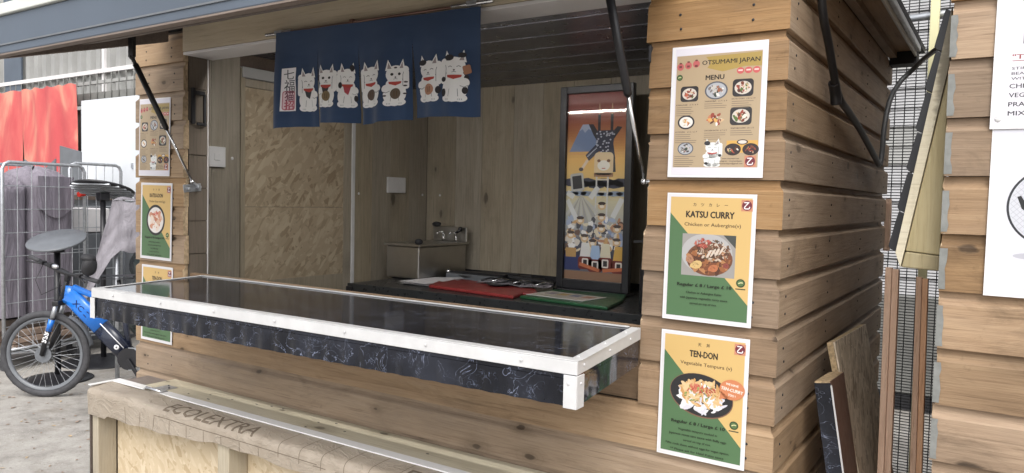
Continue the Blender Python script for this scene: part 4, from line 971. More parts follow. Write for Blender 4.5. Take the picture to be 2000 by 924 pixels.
# ------------------------------------------------------------------ low timber bar in front of the kiosk
BX0, BX1, BT = -2.462, -.12, .862
TB = thing('timber_bar', 'low timber bar with strand board front and brown wrapped nose below the counter', 'bar', (-1.3, -.14, 0))
MB().box(-2.305, BX1, -.140, -.006, BT - .030, BT).build('ledge_plank', 'ledge', TB, .004)
MB().box(BX0 + .012, -2.31, -.140, -.030, BT - .034, BT - .003).build('ledge_plank', 'under', TB, .003)
def nose(u, v):
    """wrap over the rounded nose: v 0 at the strip, 1 at the lower edge"""
    x = BX0 + .0 + (BX1 - BX0) * u; hang = .064 - .030 * min(1, max(0, (x + 2.3) / .6)) + .004 * math.sin(x * 9) + .003 * math.sin(x * 31) - .014 * math.exp(-((x + 1.62) / .05) ** 2) * 0
    if x < -2.33: hang = .072
    L = .088 + .036 + hang; s_ = v * L; wr = .0022 * math.sin(x * 17 + v * 4) * math.exp(-((x + 2.2) / .35) ** 2) * 1.6
    if s_ < .078: y, z = -.168 - s_, BT - .0005 - .004 * (s_ / .078) ** 2
    elif s_ < .078 + .036:
        a = (s_ - .078) / .036 * PI / 2; y, z = -.246 - .023 * math.sin(a), BT - .0045 - .023 * (1 - math.cos(a))
    else: y, z = -.269 + .004 * math.sin(x * 7) * (s_ - .114) / .07, BT - .0275 - (s_ - .114)
    return Vector((x, y - wr, z + wr))
wp = MB().grid(nose, 150, 22).build('wrap', 'wrap', TB)
MB().box(BX0 + .004, BX1, -.262, -.150, BT - .065, BT - .009).build('nose_rail', 'post', TB, .012)
p = Print(1.); q0 = (BX1 - BX0)
dk = (108, 95, 80)
for x0 in (-1.975, -.895): p.text('ECOLEXTRA', x0 - BX0, -.068, .060, dk, 1, .475, .007, 'L')
xg = -1.97
for i in range(22):
    x = -2.2 + i * .092
    if x > BX1 - .02: break
    if i < 9: p.line([(x - BX0, -.125), (x - BX0, -.185)], .0022, dk, 1)
    else: p.line([(x - BX0, -.010 - k * .014) for k in range(10)], .0022, dk, 1)
for i in range(14):
    x = -2.02 + i * .068
    if x < -1.25: p.line([(x - BX0, -.122), (x + .068 - BX0, -.122)], .0022, dk, 1)
for i in range(9):
    x = -1.22 + i * .092; p.line([(x - BX0, -.128), (x + .03 - BX0, -.128), (x + .052 - BX0, -.128)], .0020, dk, 1)
def on_nose(x, y, z):
    L = .16; u = min(1, max(0, x / q0)); X_ = BX0 + q0 * u
    hang = .064 - .030 * min(1, max(0, (X_ + 2.3) / .6)) + .004 * math.sin(X_ * 9) + .003 * math.sin(X_ * 31)
    if X_ < -2.33: hang = .072
    v = min(.995, -y / (.088 + .036 + hang)); a = nose(u, v); b = nose(min(1, u + .001), v); c = nose(u, min(1, v + .01)); n = (c - a).cross(b - a); n = n.normalized() if n.length > 0 else Vector((0, -1, 0))
    if n.y > 0: n = -n
    return a + n * .0007
subdiv(p, .012)
p.build('wrap_print', wp, 'cloth_print', Matrix(), on_nose)
for a, b, c, d in ((-2.133, BX1, -.178, -.141), (BX0, -2.240, -.178, -.141)): MB().box(a, b, c, d, BT + .0002, BT + .0042).build('white_strip', 'bright', TB, .001)
MB().box(BX0 - .002, BX0 + .016, -.262, -.1785, BT + .0002, BT + .0042).build('white_strip', 'bright', TB, .001)
hg = MB().box(-2.232, -2.140, -.168, -.140, BT + .001, BT + .0045).build('hinge', 'galv', TB, .001)
MB().box(-2.228, -2.165, -.137, -.085, BT + .0005, BT + .003).build('hinge_leaf', 'galv', hg, .001); MB().tube([(-2.236, -.168, BT + .007), (-2.138, -.168, BT + .007)], .006, 10).build('hinge_pin', 'chrome', hg)
for x in (-2.215, -2.19, -2.175): MB().ball((x, -.105 - (x + 2.19) * .6, BT + .003), (.004, .004, .002), 6).build('screw', 'blackm', hg)
for x in (-2.455, -1.688, -.93, -.2):
    MB().box(x, x + .058 if x > -2.4 else x + .040, -.252, -.180, .02, BT - .066).build('upright', 'post', TB, .003)
MB().box(BX0 - .003, BX0 + .006, -.258, -.032, .02, BT - .035).build('end_board', 'dark_wood', TB, .002)
for a, b in ((BX0 + .05, -1.69), (-1.685, -.932), (-.928, BX1)): MB().box(a, b, -.178, -.166, .02, BT - .010).build('strand_board_panel', 'osbf', TB)
MB().box(BX0 + .03, BX1, -.25, -.181, .02, .09).build('bottom_rail', 'post', TB, .003)
rr = random.Random(8)
for i in range(14):
    x = rr.uniform(-2.1, -.3); y = rr.uniform(-.135, -.03); MB().ball((x, y, BT), (.006, .003, .0008), 5, seed=i, amp=.2).build('nail_mark', 'blackm', TB)

# ------------------------------------------------------------------ the neighbouring kiosk on the right
NK = thing('food_kiosk', 'neighbouring timber clad kiosk at the right edge with white posters', 'kiosk', (1.5, .8, 0), 'timber food kiosks')
NXL, NY = .3165, -.06
for k in range(-8, 13):
    z = 1.4400 - k * P_
    if z < .05: break
    cladding(NK, 'nb', 0, NXL, 2.7, z, cut0=.003, face=NY)
    MB().box(NXL + .004, NXL + .02, NY + .026, 1.75, z + .001, z + P_ - .001).build('side_board', 'side', NK)
MB().box(NXL + .024, 2.68, NY + .026, 1.75, .05, 2.40).build('shell', 'dark_wood', NK)
MB().box(NXL - .02, 2.75, -.1, 1.82, 2.41, 2.45).build('roof', 'blackm', NK)
rr = random.Random(12)
for k in range(-6, 12):
    z = 1.4400 - k * P_
    if z < .1: continue
    n = 7; vs = []
    for i in range(n):
        q = i / (n - 1); w = .0085 + rr.uniform(0, .004); vs += [(NXL - .0015, NY - .0008, z + .004 + q * .080), (NXL + w, NY - .0015, z + .004 + q * .080)]
    MB().add(vs, [(2 * i, 2 * i + 1, 2 * i + 3, 2 * i + 2) for i in range(n - 1)]).add([(a, b + .0006, c) for a, b, c in vs] , [(2 * i + 2, 2 * i + 3, 2 * i + 1, 2 * i) for i in range(n - 1)]).build('sealant_smear', 'seal', NK)
def thai(p):
    w, h = .215, .305; X = lambda u: (u - .5) * w; Y = lambda v: (.5 - v) * h
    p.rect(X(.01), Y(.995), X(.99), Y(.005), (214, 212, 220), 1)
    p.rect(X(.20), Y(.50), X(.95), Y(.08), (96, 100, 112), 2); p.ell(X(.5), Y(.30), .074, .062, (206, 204, 206), 3, 30); p.ell(X(.5), Y(.30), .060, .050, (190, 186, 176), 4, 30); p.blobs(X(.5), Y(.3), .052, .042, [(206, 176, 110), (190, 140, 70), (214, 200, 160), (120, 130, 70)], 40, 5, 3, .3)
    p.text('"THAI NOODLES"', X(.13), Y(.575), .0085, (150, 60, 60), 3, .15, .012, 'L'); p.line([(X(.13), Y(.60)), (X(.13) + .15, Y(.60))], .0012, (150, 60, 60), 3)
    for i, t in enumerate(('STIR FRIED NOODLES', 'BEANSPROUTS EGG', 'WITH A PEANUT')): p.text(t, X(.13), Y(.645 + i * .031), .0052, (60, 56, 66), 3, (.118, .105, .09)[i], .006, 'L')
    for i, t in enumerate(('CHICKEN   £8', 'VEG AND TOFU   £8', 'PRAWN   £9', 'MIXED   £9')): p.text(t, X(.12), Y(.752 + i * .055), .0085, (48, 46, 56), 3, (.088, .125, .08, .076)[i], .01, 'L')
def tick(p):
    w, h = .215, .312; X = lambda u: (u - .5) * w; Y = lambda v: (.5 - v) * h
    p.rect(X(.005), Y(.995), X(.995), Y(.005), (206, 206, 216), 1)
    cx, cy = .4945 - .5005, .012
    p.ell(cx, cy, .074, .074, (40, 42, 48), 2, 56); p.ell(cx, cy, .070, .070, (196, 198, 206), 3, 56)
    for k in range(-9, 10):
        o_ = k * .0074; L = math.sqrt(max(0, .068 ** 2 - o_ ** 2)); r_ = .7071
        p.line([(cx + (o_ - L) * r_, cy + (o_ + L) * r_), (cx + (o_ + L) * r_, cy + (o_ - L) * r_)], .0007, (168, 170, 180), 4); p.line([(cx + (o_ - L) * r_, cy - (o_ + L) * r_), (cx + (o_ + L) * r_, cy - (o_ - L) * r_)], .0007, (168, 170, 180), 5)
    p.poly([(cx - .058, cy + .018), (cx - .05, cy - .004), (cx - .034, cy - .016), (cx - .012, cy - .012), (cx + .06, cy + .028), (cx - .014, cy + .006), (cx - .032, cy + .0), (cx - .045, cy + .008), (cx - .052, cy + .02)], (26, 28, 32), 6)
    p.ell(cx - .03, cy - .092, .03, .006, (176, 176, 186), 2, 20)
poster('white poster with red and black lettering under a dish photo on the neighbouring kiosk', .4975, 1.908, -.008, thai, NY - .0035, .218, .312)
poster('white poster with a black ring and tick emblem on the neighbouring kiosk', .5005, 1.596, -.004, tick, NY - .0035, .218, .316)
MB().ball((.4, NY - .005, 1.771), (.006, .003, .006), 6).build('pin', 'white', NK)

# timber screwed to the neighbour's corner, with black plastic behind it
LT = thing('slanted_timber', 'short slanted pale timber fixed in the gap at the neighbouring kiosk corner', 'timber', (.28, .02, 1.47))
MB().prism([(.2500, 1.5125), (.3125, 1.507), (.3125, 1.880)], -.006, .07, lambda a, b, c: (a, c, b)).build('face_board', 'green_ply', LT, .002)
MB().prism([(.2440, 1.478), (.3125, 1.475), (.3125, 1.5055), (.2500, 1.5110)], -.008, .07, lambda a, b, c: (a, c, b)).build('end_block', 'green_ply', LT, .003)
MB().prism([(.2320, 1.508), (.2425, 1.478), (.2485, 1.512), (.3125, 1.8865), (.3125, 2.004)], -.012, .05, lambda a, b, c: (a, c, b)).build('edge_strip', 'ledge', LT, .001)
BP = thing('black_plastic_sheet', 'strip of black ridged plastic along the slanted timber in the gap', 'plastic sheet', (.25, .05, 1.48))
n = 6
for i in range(n):
    q = i / n; q1 = (i + 1) / n; xa = .2312 + (.3125 - .2312) * q; za = 1.508 + .494 * q; xb = .2312 + (.3125 - .2312) * q1; zb = 1.508 + .494 * q1
    MB().prism([(xa - .0005, za), (xb - .0005, zb - .002), (xb - .0125, zb + .004), (xb - .0155, zb - .006), (xa - .0165, za + .012), (xa - .0125, za + .006)], .018, .03, lambda a, b, c: (a, c, b)).build('plastic_ridge', 'black', BP, .001)

# ------------------------------------------------------------------ the gap between the kiosks
FN = thing('mesh_fence', 'dark close mesh security fence closing the gap behind the kiosks', 'fence', (.15, 1.95, 0))
wi = MB(); FYY = 1.93
z = .03
while z < 3.2: wi.tube([(-.35, FYY, z), (.75, FYY, z)], .0021, 5, caps=False); z += .0127
x = -.35
wv = MB()
while x < .76: wv.tube([(x, FYY + .0034, .0), (x, FYY + .0034, 3.2)], .0022, 5, caps=False); x += .0381
tag(wi.build('horizontal_wires', 'blackm', FN), kind='stuff'); tag(wv.build('vertical_wires', 'blackm', FN), kind='stuff')
for x in (-.40, .80): MB().box(x - .03, x + .03, FYY + .01, FYY + .07, 0, 3.3).build('post', 'blackm', FN, .003)
o = MB().box(.118, .152, 1.85, 1.884, 0, 3.4).build('yellow_post', 'yellow', None, .003); tag(o, 'pale yellow square post in front of the mesh fence', 'post')
o = MB().tube([(-.5, 1.905, 2.385), (.9, 1.905, 2.455)], .016, 12).build('grey_pipe', 'galv'); tag(o, 'grey pipe crossing high along the mesh fence', 'pipe')
bd = thing('white_building', 'pale building with horizontal siding far behind the mesh fence', 'building', (0, 9.5, 0))
for i in range(26):
    z = .0 + i * .24
    MB().prism([(9.0, z), (9.03, z + .236), (9.2, z + .236), (9.2, z)], -7.5, 6, lambda a, b, c: (c, a, b)).build('siding_board', 'wall_white' if i not in (9, 10, 14) else 'corr', bd)
o = thing('low_wall', 'low grey wall with a dark base beyond the mesh fence', 'wall', (0, 5, 0))
MB().box(-3.5, 3, 4.95, 5.1, .12, .90).build('wall_face', 'wall_grey', o, .01); MB().box(-3.5, 3, 4.93, 5.1, 0, .115).build('dark_base', 'blackm', o)
def stud(label, x0, y0, xb, yb, zt, w, d, parts, ):
    t_ = thing('timber_stud', label, 'timber', (xb, yb, 0), 'timber studs standing in the gap')
    for i in range(parts):
        a = Vector((x0 + i * (w / parts + .0006), y0 + .004 * i, zt - .004 * i)); b = Vector((xb + i * (w / parts + .0006), yb + .004 * i, 0)); MB().bar(b, a, w / parts, d, (0, 1, 0)).build('strip', 'stud', t_, .0015)
stud('orange brown pair of timber strips standing left in the gap under the slanted timber', .1580, .55, .175, .47, 1.437, .032, .03, 2)
stud('orange brown timber strip standing right in the gap beside the neighbouring kiosk', .2285, .60, .2585, .46, 1.412, .028, .03, 2)
o = MB().prism([(1.42, 1.735), (1.62, 1.735), (1.64, 1.75), (1.60, 1.765), (1.42, 1.765)], -.012, .012, lambda z_, y_, x_: (x_ + .004, y_ + .02, z_)).build('wood_offcut', 'stud', None, .002); tag(o, 'small orange wood offcut at the rear corner of the kiosk', 'wood offcut')
# boards leaning on the kiosk's side wall
def lean(name, mat, pts, thick, parent, bev=.0015, m2=None):
    """pts: near top, far top, far bottom, near bottom of the outer face; thickness goes towards the wall"""
    P4 = [Vector(q) for q in pts]; n = (P4[1] - P4[0]).cross(P4[3] - P4[0]).normalized()
    if n.x > 0: n = -n
    Q = [q + n * thick for q in P4]
    return MB().add(P4 + Q, [(0, 1, 2, 3), (7, 6, 5, 4), (0, 4, 5, 1), (1, 5, 6, 2), (2, 6, 7, 3), (3, 7, 4, 0)], 0).build(name, mat, parent, bev)
tp = Vector((.046, .435, 1.232)); tf = Vector((.046, .985, 1.212)); bn = Vector((.31, .44, .02)); bf = Vector((.30, 1.02, .0))
lb = thing('leaning_board', 'weathered strand board panel leaning against the kiosk side wall', 'board', (.2, .7, 0))
lean('board_face', 'osbd', (tp, tf, bf, bn), .004, lb, 0); lean('board_core', 'chip', (tp + Vector((-.0052, 0, -.001)), tf + Vector((-.0052, 0, -.001)), bf + Vector((-.0052, 0, 0)), bn + Vector((-.0052, 0, 0))), .016, lb)
lw = thing('leaning_worktop_offcut', 'black laminated chipboard offcut leaning in front of the strand board', 'offcut', (.15, .35, 0))
n0, n1, n2, n3 = Vector((.074, .24, 1.166)), Vector((.074, .425, 1.156)), Vector((.262, .47, 0)), Vector((.262, .28, 0))
cx_ = Vector((-.0025, .0, 0))
lean('laminate_face', 'brown_lam', (n0, n1, n2, n3), .002, lw, 0)
lean('chipboard_core', 'chip', (n0 + cx_, n1 + cx_, n2 + cx_, n3 + cx_), .036, lw, .001)
q = Vector((0, -.0035, -.004)); d_ = Vector((-.038, 0, -.006))
MB().add([n0 + q, n0 + q + d_, n3 + q + d_, n3 + q, n0 + Vector((0, -.0006, -.004)), n0 + d_ + Vector((0, -.0006, -.004)), n3 + d_ + Vector((0, -.0006, 0)), n3 + Vector((0, -.0006, 0))], [(0, 1, 2, 3), (0, 4, 5, 1), (1, 5, 6, 2), (3, 7, 4, 0)]).build('black_edge', 'marble', lw)
MB().bar(n0 + Vector((.002, -.002, -.01)), n3 + Vector((.002, -.002, .0)), .003, .004).build('white_edge_line', 'white', lw)
# cable
cb = thing('black_cable', 'thick black cable looping down the side wall and up across the gap', 'cable', (.03, .5, 1.9))
def spline(P, n=8):
    P = [Vector(p) for p in P]; out = []
    for i in range(len(P) - 1):
        a, b, c, d = P[max(i - 1, 0)], P[i], P[i + 1], P[min(i + 2, len(P) - 1)]
        for k in range(n): t_ = k / n; out.append(.5 * ((2 * b) + (c - a) * t_ + (2 * a - 5 * b + 4 * c - d) * t_ ** 2 + (3 * b - a - 3 * c + d) * t_ ** 3))
    return out + [P[-1]]
MB().tube(spline([(.026, .13, 2.30), (.026, .19, 2.096), (.026, .30, 2.006), (.026, .445, 1.905), (.026, .62, 1.875), (.026, .82, 1.845), (.026, 1.05, 1.80), (.027, 1.262, 1.756)]), .0102, 10).build('cable_down', 'cable', cb)
MB().tube(spline([(.030, 1.262, 1.752), (.034, 1.275, 1.80), (.036, 1.29, 1.90), (.045, 1.34, 2.0), (.068, 1.40, 2.07), (.105, 1.40, 2.11), (.15, 1.30, 2.13), (.24, .95, 2.12), (.31, .7, 2.14)]), .0092, 10).build('cable_up', 'cable2', cb)
MB().tube(spline([(.022, .40, 1.93), (.022, .43, 1.905), (.022, .445, 1.88)]), .0145, 10).build('cable_tie', 'cable', cb)

# ------------------------------------------------------------------ bicycle (its frame runs along x, front wheel at the origin)
BA = math.atan2(-.548, -.836)     # x points forwards (to the left in the picture)
bm = Matrix.Translation((-5.72, 1.10, 0)) @ Matrix.Rotation(math.atan2(.548, .836), 4, 'Z')
BK = thing('bicycle', 'blue and black mountain bike parked with its front wheel turned, behind the counter', 'bicycle', None, mw=bm)
def bb(mb, name, mat, parent=BK, bevel=0, mw=None): return mb.build(name, mat, parent, bevel, None, mw or bm)
WR = .336
def wheel(cx, ang, parent=BK):
    w = bm @ Matrix.Translation((cx, 0, WR)) @ Matrix.Rotation(ang, 4, 'Z')
    C = lambda r, a, y=0: Vector((r * math.cos(a), y, r * math.sin(a)))
    t = MB(); N = 56; M_ = 12; R0 = .308; r_ = .026
    vs = []; fs = []
    for i in range(N):
        for j in range(M_):
            a = 2 * PI * i / N; b = 2 * PI * j / M_; k = r_ + (.0028 if (i % 2 == j % 2 and abs(math.sin(b / 2 + PI / 2)) > .6) else 0)
            vs.append(C(R0 + k * math.cos(b), a, k * .9 * math.sin(b)))
            fs.append((i * M_ + j, i * M_ + (j + 1) % M_, ((i + 1) % N) * M_ + (j + 1) % M_, ((i + 1) % N) * M_ + j))
    t.add(vs, fs, 0, True); W_ = bb(MB(), 'wheel', 'black', parent, 0, w)
    bb(t, 'tyre', 'rubber', W_, 0, w)
    rm = MB(); pr = [(.283, -.013), (.262, -.011), (.258, 0), (.262, .011), (.283, .013)]
    vs = []; fs = []
    for i in range(N):
        for (rr_, y) in pr: vs.append(C(rr_, 2 * PI * i / N, y))
    for i in range(N):
        for j in range(4): fs.append((i * 5 + j, i * 5 + j + 1, ((i + 1) % N) * 5 + j + 1, ((i + 1) % N) * 5 + j))
    rm.add(vs, fs, 0, True); bb(rm, 'rim', 'grey', W_, 0, w)
    sp = MB()
    for i in range(32):
        a = 2 * PI * i / 32; sd = .025 if i % 2 else -.025; b = a + (.75 if (i // 2) % 2 else -.75)
        sp.tube([C(.022, b, sd), C(.260, a, 0)], .0013, 4, caps=False)
    bb(sp, 'spokes', 'galv', W_, 0, w)
    bb(MB().tube([(0, -.05, 0), (0, -.03, 0), (0, -.028, 0), (0, .028, 0), (0, .03, 0), (0, .05, 0)], [.012, .012, .026, .026, .012, .012], 14), 'hub', 'black', W_, 0, w)
    dk_ = MB(); vs = []
    bb(dk_.tube([(0, -.036, 0), (0, -.034, 0)], .062, 28), 'brake_disc', 'grey', W_, 0, w)
    return W_, w
ST = .06           # steering angle
W1, w1m = wheel(0, ST)
W2, w2m = wheel(1.12, 0)
# the steered assembly turns about the head tube's foot
sm = bm @ Matrix.Rotation(ST, 4, 'Z')
S3 = lambda x, y, z: (x, y, z)
for sd in (-1, 1):
    fk = MB().tube([(0, sd * .055, WR), (.035, sd * .058, .46), (.062, sd * .058, .54), (.082, sd * .058, .62)], [.016, .02, .021, .021], 10)
    bb(fk, 'fork_lower', 'black', BK, 0, sm)
for sd in (-1, 1): bb(MB().tube([(.080, sd * .058, .615), (.112, sd * .058, .73)], .0165, 10), 'fork_stanchion', 'galv', BK, 0, sm)
bb(MB().bar((.114, -.08, .735), (.114, .08, .735), .05, .04).tube([(.114, 0, .73), (.165, 0, .90)], .019, 12), 'fork_crown', 'black', BK, .006, sm)
stk = MB()
for sd in (-1,): stk.tube([(.056, sd * .058, .525), (.080, sd * .058, .612)], .0222, 12)
fst = bb(stk, 'fork_sticker', 'blue', BK, 0, sm)
stk = MB(); stk.tube([(.028, -.0575, .435), (.0555, -.058, .523)], .0214, 12); bb(stk, 'fork_label', 'bikeblack', BK, 0, sm)
p = Print(1.); p.text('RPR', 0, 0, .034, (226, 226, 228), 1, .085, .03)
dirx = Vector((.0275, 0, .088)).normalized(); diry = Vector((0, -1, 0)).cross(dirx)
p.build('fork_lettering', BK, 'print', sm, lambda x, y, z: Vector((.042, -.0802 + .5 * min(1, (y / .021) ** 2) * .012, .479)) + dirx * x + diry * -y)
bb(MB().tube([(.165, 0, .90), (.172, 0, .955)], .022, 12).bar((.172, 0, .955), (.112, 0, .985), .03, .034), 'stem', 'black', BK, .005, sm)
hm = bm @ Matrix.Translation((.17, 0, .955)) @ Matrix.Rotation(1.25, 4, 'Z') @ Matrix.Rotation(.23, 4, 'X') @ Matrix.Translation((-.17, 0, -.955))
hbp = [(.13, -.34, 1.0), (.115, -.2, .995), (.108, -.06, .985), (.108, .06, .985), (.115, .2, .995), (.13, .34, 1.0)]
bb(MB().tube(hbp, .013, 10), 'handlebar', 'black', BK, 0, hm)
for sd in (-1, 1):
    bb(MB().tube([(.121, sd * .23, .9975), (.131, sd * .352, 1.0)], .0165, 12), 'grip', 'rubber', BK, 0, hm)
    bb(MB().bar((.10, sd * .19, .99), (.06, sd * .30, .985), .012, .010).bar((.108, sd * .17, 1.0), (.112, sd * .2, 1.0), .04, .03), 'brake_lever', 'black', BK, .003, hm)
bb(MB().box(.09, .125, .09, .13, .985, 1.02), 'display', 'black', BK, .004, hm)
bb(MB().ball((.09, .04, 1.012), (.02, .03, .018), 8), 'bell', 'chrome', BK, 0, hm)
bb(MB().tube([(.16, -.02, .86), (.10, -.05, .80), (.06, -.06, .86), (.07, -.05, .97)], .003, 6).tube([(.16, .02, .86), (.05, .08, .78), (.03, .14, .88), (.1, .17, .99)], .003, 6), 'brake_hose', 'cable', BK, 0, hm)
bb(MB().ball((.10, -.27, 1.10), (.055, .05, .075), 10, seed=3, amp=.06).ball((.10, -.25, 1.16), (.05, .055, .03), 8), 'handlebar_bag', 'blackm', BK, 0, hm)
mg = MB()
def mud(u, v): a = math.radians(58 - 46 * u); r = .352 + .006 * math.sin(u * PI); y = (v - .5) * .062; return Vector((r * math.cos(a), y, WR + r * math.sin(a) - 4 * (v - .5) ** 2 * .012))
mg.grid(mud, 12, 6); mg.grid(lambda u, v: mud(1 - u, v) + Vector((.002, 0, .002)), 12, 6)
bb(mg, 'mudguard', 'galv' if False else 'grey', BK, 0, sm)
# frame
def sq(mb, a, b, w0, h0, w1, h1, up=(0, 0, 1)):
    a = Vector(a); b = Vector(b); d = (b - a).normalized(); x = Vector((0, 1, 0)); u = d.cross(x).normalized()
    pts = []
    for q, w_, h_ in ((a, w0, h0), (b, w1, h1)):
        for k in range(12):
            t_ = 2 * PI * k / 12; cxx = math.copysign(abs(math.cos(t_)) ** .6, math.cos(t_)); cyy = math.copysign(abs(math.sin(t_)) ** .6, math.sin(t_)); pts.append(q + x * (cxx * w_ / 2) + u * (cyy * h_ / 2))
    mb.add(pts, [(k, (k + 1) % 12, 12 + (k + 1) % 12, 12 + k) for k in range(12)] + [list(range(12))[::-1], list(range(12, 24))], 0, True); return mb
fb = MB(); sq(fb, (.195, 0, .865), (.175, 0, .735), .05, .06, .055, .065); sq(fb, (.185, 0, .80), (.43, 0, .555), .058, .135, .064, .14); sq(fb, (.22, 0, .855), (.62, 0, .70), .045, .05, .035, .04)
bb(fb, 'frame', 'blue')
bt_ = MB(); sq(bt_, (.432, 0, .553), (.63, 0, .345), .068, .142, .07, .14); bb(bt_, 'battery', 'bikeblack')
bb(MB().tube([(.44, -.034, .585), (.62, -.034, .40)], .004, 6), 'battery_trim', 'logo')
bb(MB().lathe([(.008, -.002), (.020, -.002), (.020, 0), (.008, 0)], (.565, -.036, .405), Vector((1, 0, 0)), Vector((0, 0, 1)), Vector((0, -1, 0)), 18), 'lock_ring', 'logo')
p = Print(1.); p.text('XC E1', 0, 0, .045, (24, 60, 130), 1, .17, .02)
dx_ = Vector((.24, 0, -.245)).normalized(); p.build('frame_lettering', BK, 'print', bm, lambda x, y, z: Vector((.30, -.0300, .688)) + dx_ * x + Vector((.715, 0, .70)) * y)
rb_ = MB(); sq(rb_, (.655, 0, .36), (.585, 0, .78), .035, .04, .03, .032)
for sd in (-1, 1): rb_.tube([(.66, sd * .03, .34), (.85, sd * .06, .335), (1.12, sd * .065, WR)], [.014, .013, .010], 8).tube([(.60, sd * .02, .69), (.80, sd * .055, .56), (1.12, sd * .065, WR)], [.011, .010, .009], 8)
bb(rb_, 'rear_triangle', 'bikeblack')
bb(MB().tube([(.585, 0, .78), (.565, 0, .92)], .0145, 10), 'seat_post', 'black')
bb(MB().grid(lambda u, v: Vector((.44 + .27 * u, (v - .5) * (.045 + .11 * u ** 2), .945 + .012 * math.cos((v - .5) * PI) + .012 * u * u)), 10, 6).grid(lambda u, v: Vector((.44 + .27 * (1 - u), (v - .5) * (.045 + .11 * (1 - u) ** 2), .925 + .012 * (1 - u) ** 2)), 10, 6), 'saddle', 'black')
cr = bb(MB().tube([(.665, -.055, .32), (.665, -.045, .32)], .085, 28), 'chainring', 'black')
bb(MB().bar((.665, -.066, .32), (.76, -.075, .18), .016, .026), 'crank', 'black', cr, .003); bb(MB().bar((.665, .066, .32), (.57, .075, .46), .016, .026), 'crank', 'black', cr, .003)
bb(MB().box(.715, .805, -.17, -.08, .165, .188), 'pedal', 'black', cr, .004); bb(MB().box(.525, .615, .08, .17, .452, .475), 'pedal', 'black', cr, .004)
bb(MB().tube([(.665, -.052, .405), (1.12, -.052, .386)], .005, 6).tube([(.665, -.052, .235), (1.12, -.052, .276)], .005, 6), 'chain', 'galv', cr)

# ------------------------------------------------------------------ roll cages with covered load
def roll_cage(label, mw, w, h, full=True):
    t = thing('roll_cage', label, 'roll cage', None, 'roll cages on the left', mw=mw)
    def hoop(y, nm):
        P = [(0, y, .17), (0, y, h - .06), (.02, y, h - .018), (.06, y, h), (w - .06, y, h), (w - .02, y, h - .018), (w, y, h - .06), (w, y, .17)]
        f = MB().tube(P, .015, 10).tube([(0, y, .19), (w, y, .19)], .013, 8).build(nm, 'galv', t, 0, None, mw)
        for i in range(1, 6): MB().tube([(w * i / 6, y, .19), (w * i / 6, y, h - .002)], .0036, 6, caps=False).build('wire', 'galv', f, 0, None, mw)
        for i in range(1, 8): MB().tube([(.0, y + .004, .19 + (h - .19) * i / 8), (w, y + .004, .19 + (h - .19) * i / 8)], .0042, 6, caps=False).build('wire', 'galv', f, 0, None, mw)
    hoop(0, 'front_gate'); hoop(.66, 'rear_gate')
    MB().box(-.01, w + .01, -.01, .68, .150, .168).build('base_frame', 'galv', t, .003, None, mw)
    for i in range(5): MB().box(.0, w, .02 + i * .13, .11 + i * .13, .169, .178).build('base_slat', 'post', t, 0, None, mw)
    for x in (.05, w - .05):
        for y in (.05, .6):
            c = MB().box(x - .025, x + .025, y - .03, y + .03, .10, .149).build('caster', 'galv', t, .002, None, mw)
            MB().tube([(x - .016, y + .02, .052), (x + .016, y + .02, .052)], .05, 18).build('caster_wheel', 'rubber', c, 0, None, mw)
    return t
cm = Matrix.Translation((-6.79, 1.26, 0)) @ Matrix.Rotation(math.radians(102.8), 4, 'Z')
CG = roll_cage('galvanised roll cage full of grey wrapped boxes behind the bicycle', cm, .80, 1.83)
MB().tube([(.72, -.02, 1.56), (.80, -.02, 1.57)], .025, 8).build('red_strap', 'red_light', CG, 0, None, cm)
def soft(x0, x1, y0, y1, z0, z1, seed, amp=.010, n=18):
    rr = random.Random(seed); ph = [rr.uniform(0, 6) for _ in range(8)]; mb = MB()
    def fn(u, v):
        a = 2 * PI * u; ex = lambda t_: math.copysign(abs(t_) ** .35, t_)
        top = min(1, (1 - v) / .10) ** .5 if v > .9 else 1
        w_ = 1 + amp * 2 * (math.sin(4 * a + ph[0] + v * 3) * .5 + math.sin(9 * a + ph[1] - v * 5) * .35 + math.sin(15 * a + ph[2]) * .2 * v)
        z = z0 + (z1 - z0) * v + (.02 * math.sin(3 * a + ph[3]) if v > .6 else 0) * v
        return ((x0 + x1) / 2 + (x1 - x0) / 2 * ex(math.cos(a)) * w_ * (.15 + .85 * top), (y0 + y1) / 2 + (y1 - y0) / 2 * ex(math.sin(a)) * w_ * (.15 + .85 * top), z)
    mb.grid(fn, n * 4, 30); return mb
for i, (a, lab) in enumerate((((.03, .30, .08, .60, .46, 1.74, 3), 'narrow stack in lavender grey cover, left in the roll cage'), ((.31, .77, .06, .62, .44, 1.80, 5), 'wide stack in lavender grey cover with hanging flap, right in the roll cage'))):
    x0, x1, y0, y1, z0, z1, sd = a
    o = soft(x0, x1, y0, y1, z0, z1, sd).build('covered_stack', 'cloth', None, 0, None, cm); tag(o, lab, 'covered stack', 'covered stacks in the roll cage')
    if i: 
        fl = MB().grid(lambda u, v: Vector((.36 + .36 * u, .045 - .012 * math.sin(u * PI) - .006 * math.sin(u * 14), 1.72 - (.28 + .10 * math.sin(u * PI)) * v)), 20, 10).build('cover_flap', 'cloth', o, 0, None, cm)
bs = thing('timber_offcuts', 'brown timber offcuts lying on the floor of the roll cage', 'timber', None, mw=cm)
rr = random.Random(2)
for i in range(9): z = .180 + .055 * (i // 3); MB().bar((.08, .06 + .2 * (i % 3), z + .025), (.72, .10 + .2 * (i % 3) + rr.uniform(-.05, .05), z + .025), .12, .048, (0, 0, 1)).build('offcut', 'brick', bs, .003, None, cm)
for i in range(2): MB().box(.05, .72, .1 + i * .3, .3 + i * .3, .345, .44).build('pallet_block', 'dark_wood', bs, .004, None, cm)
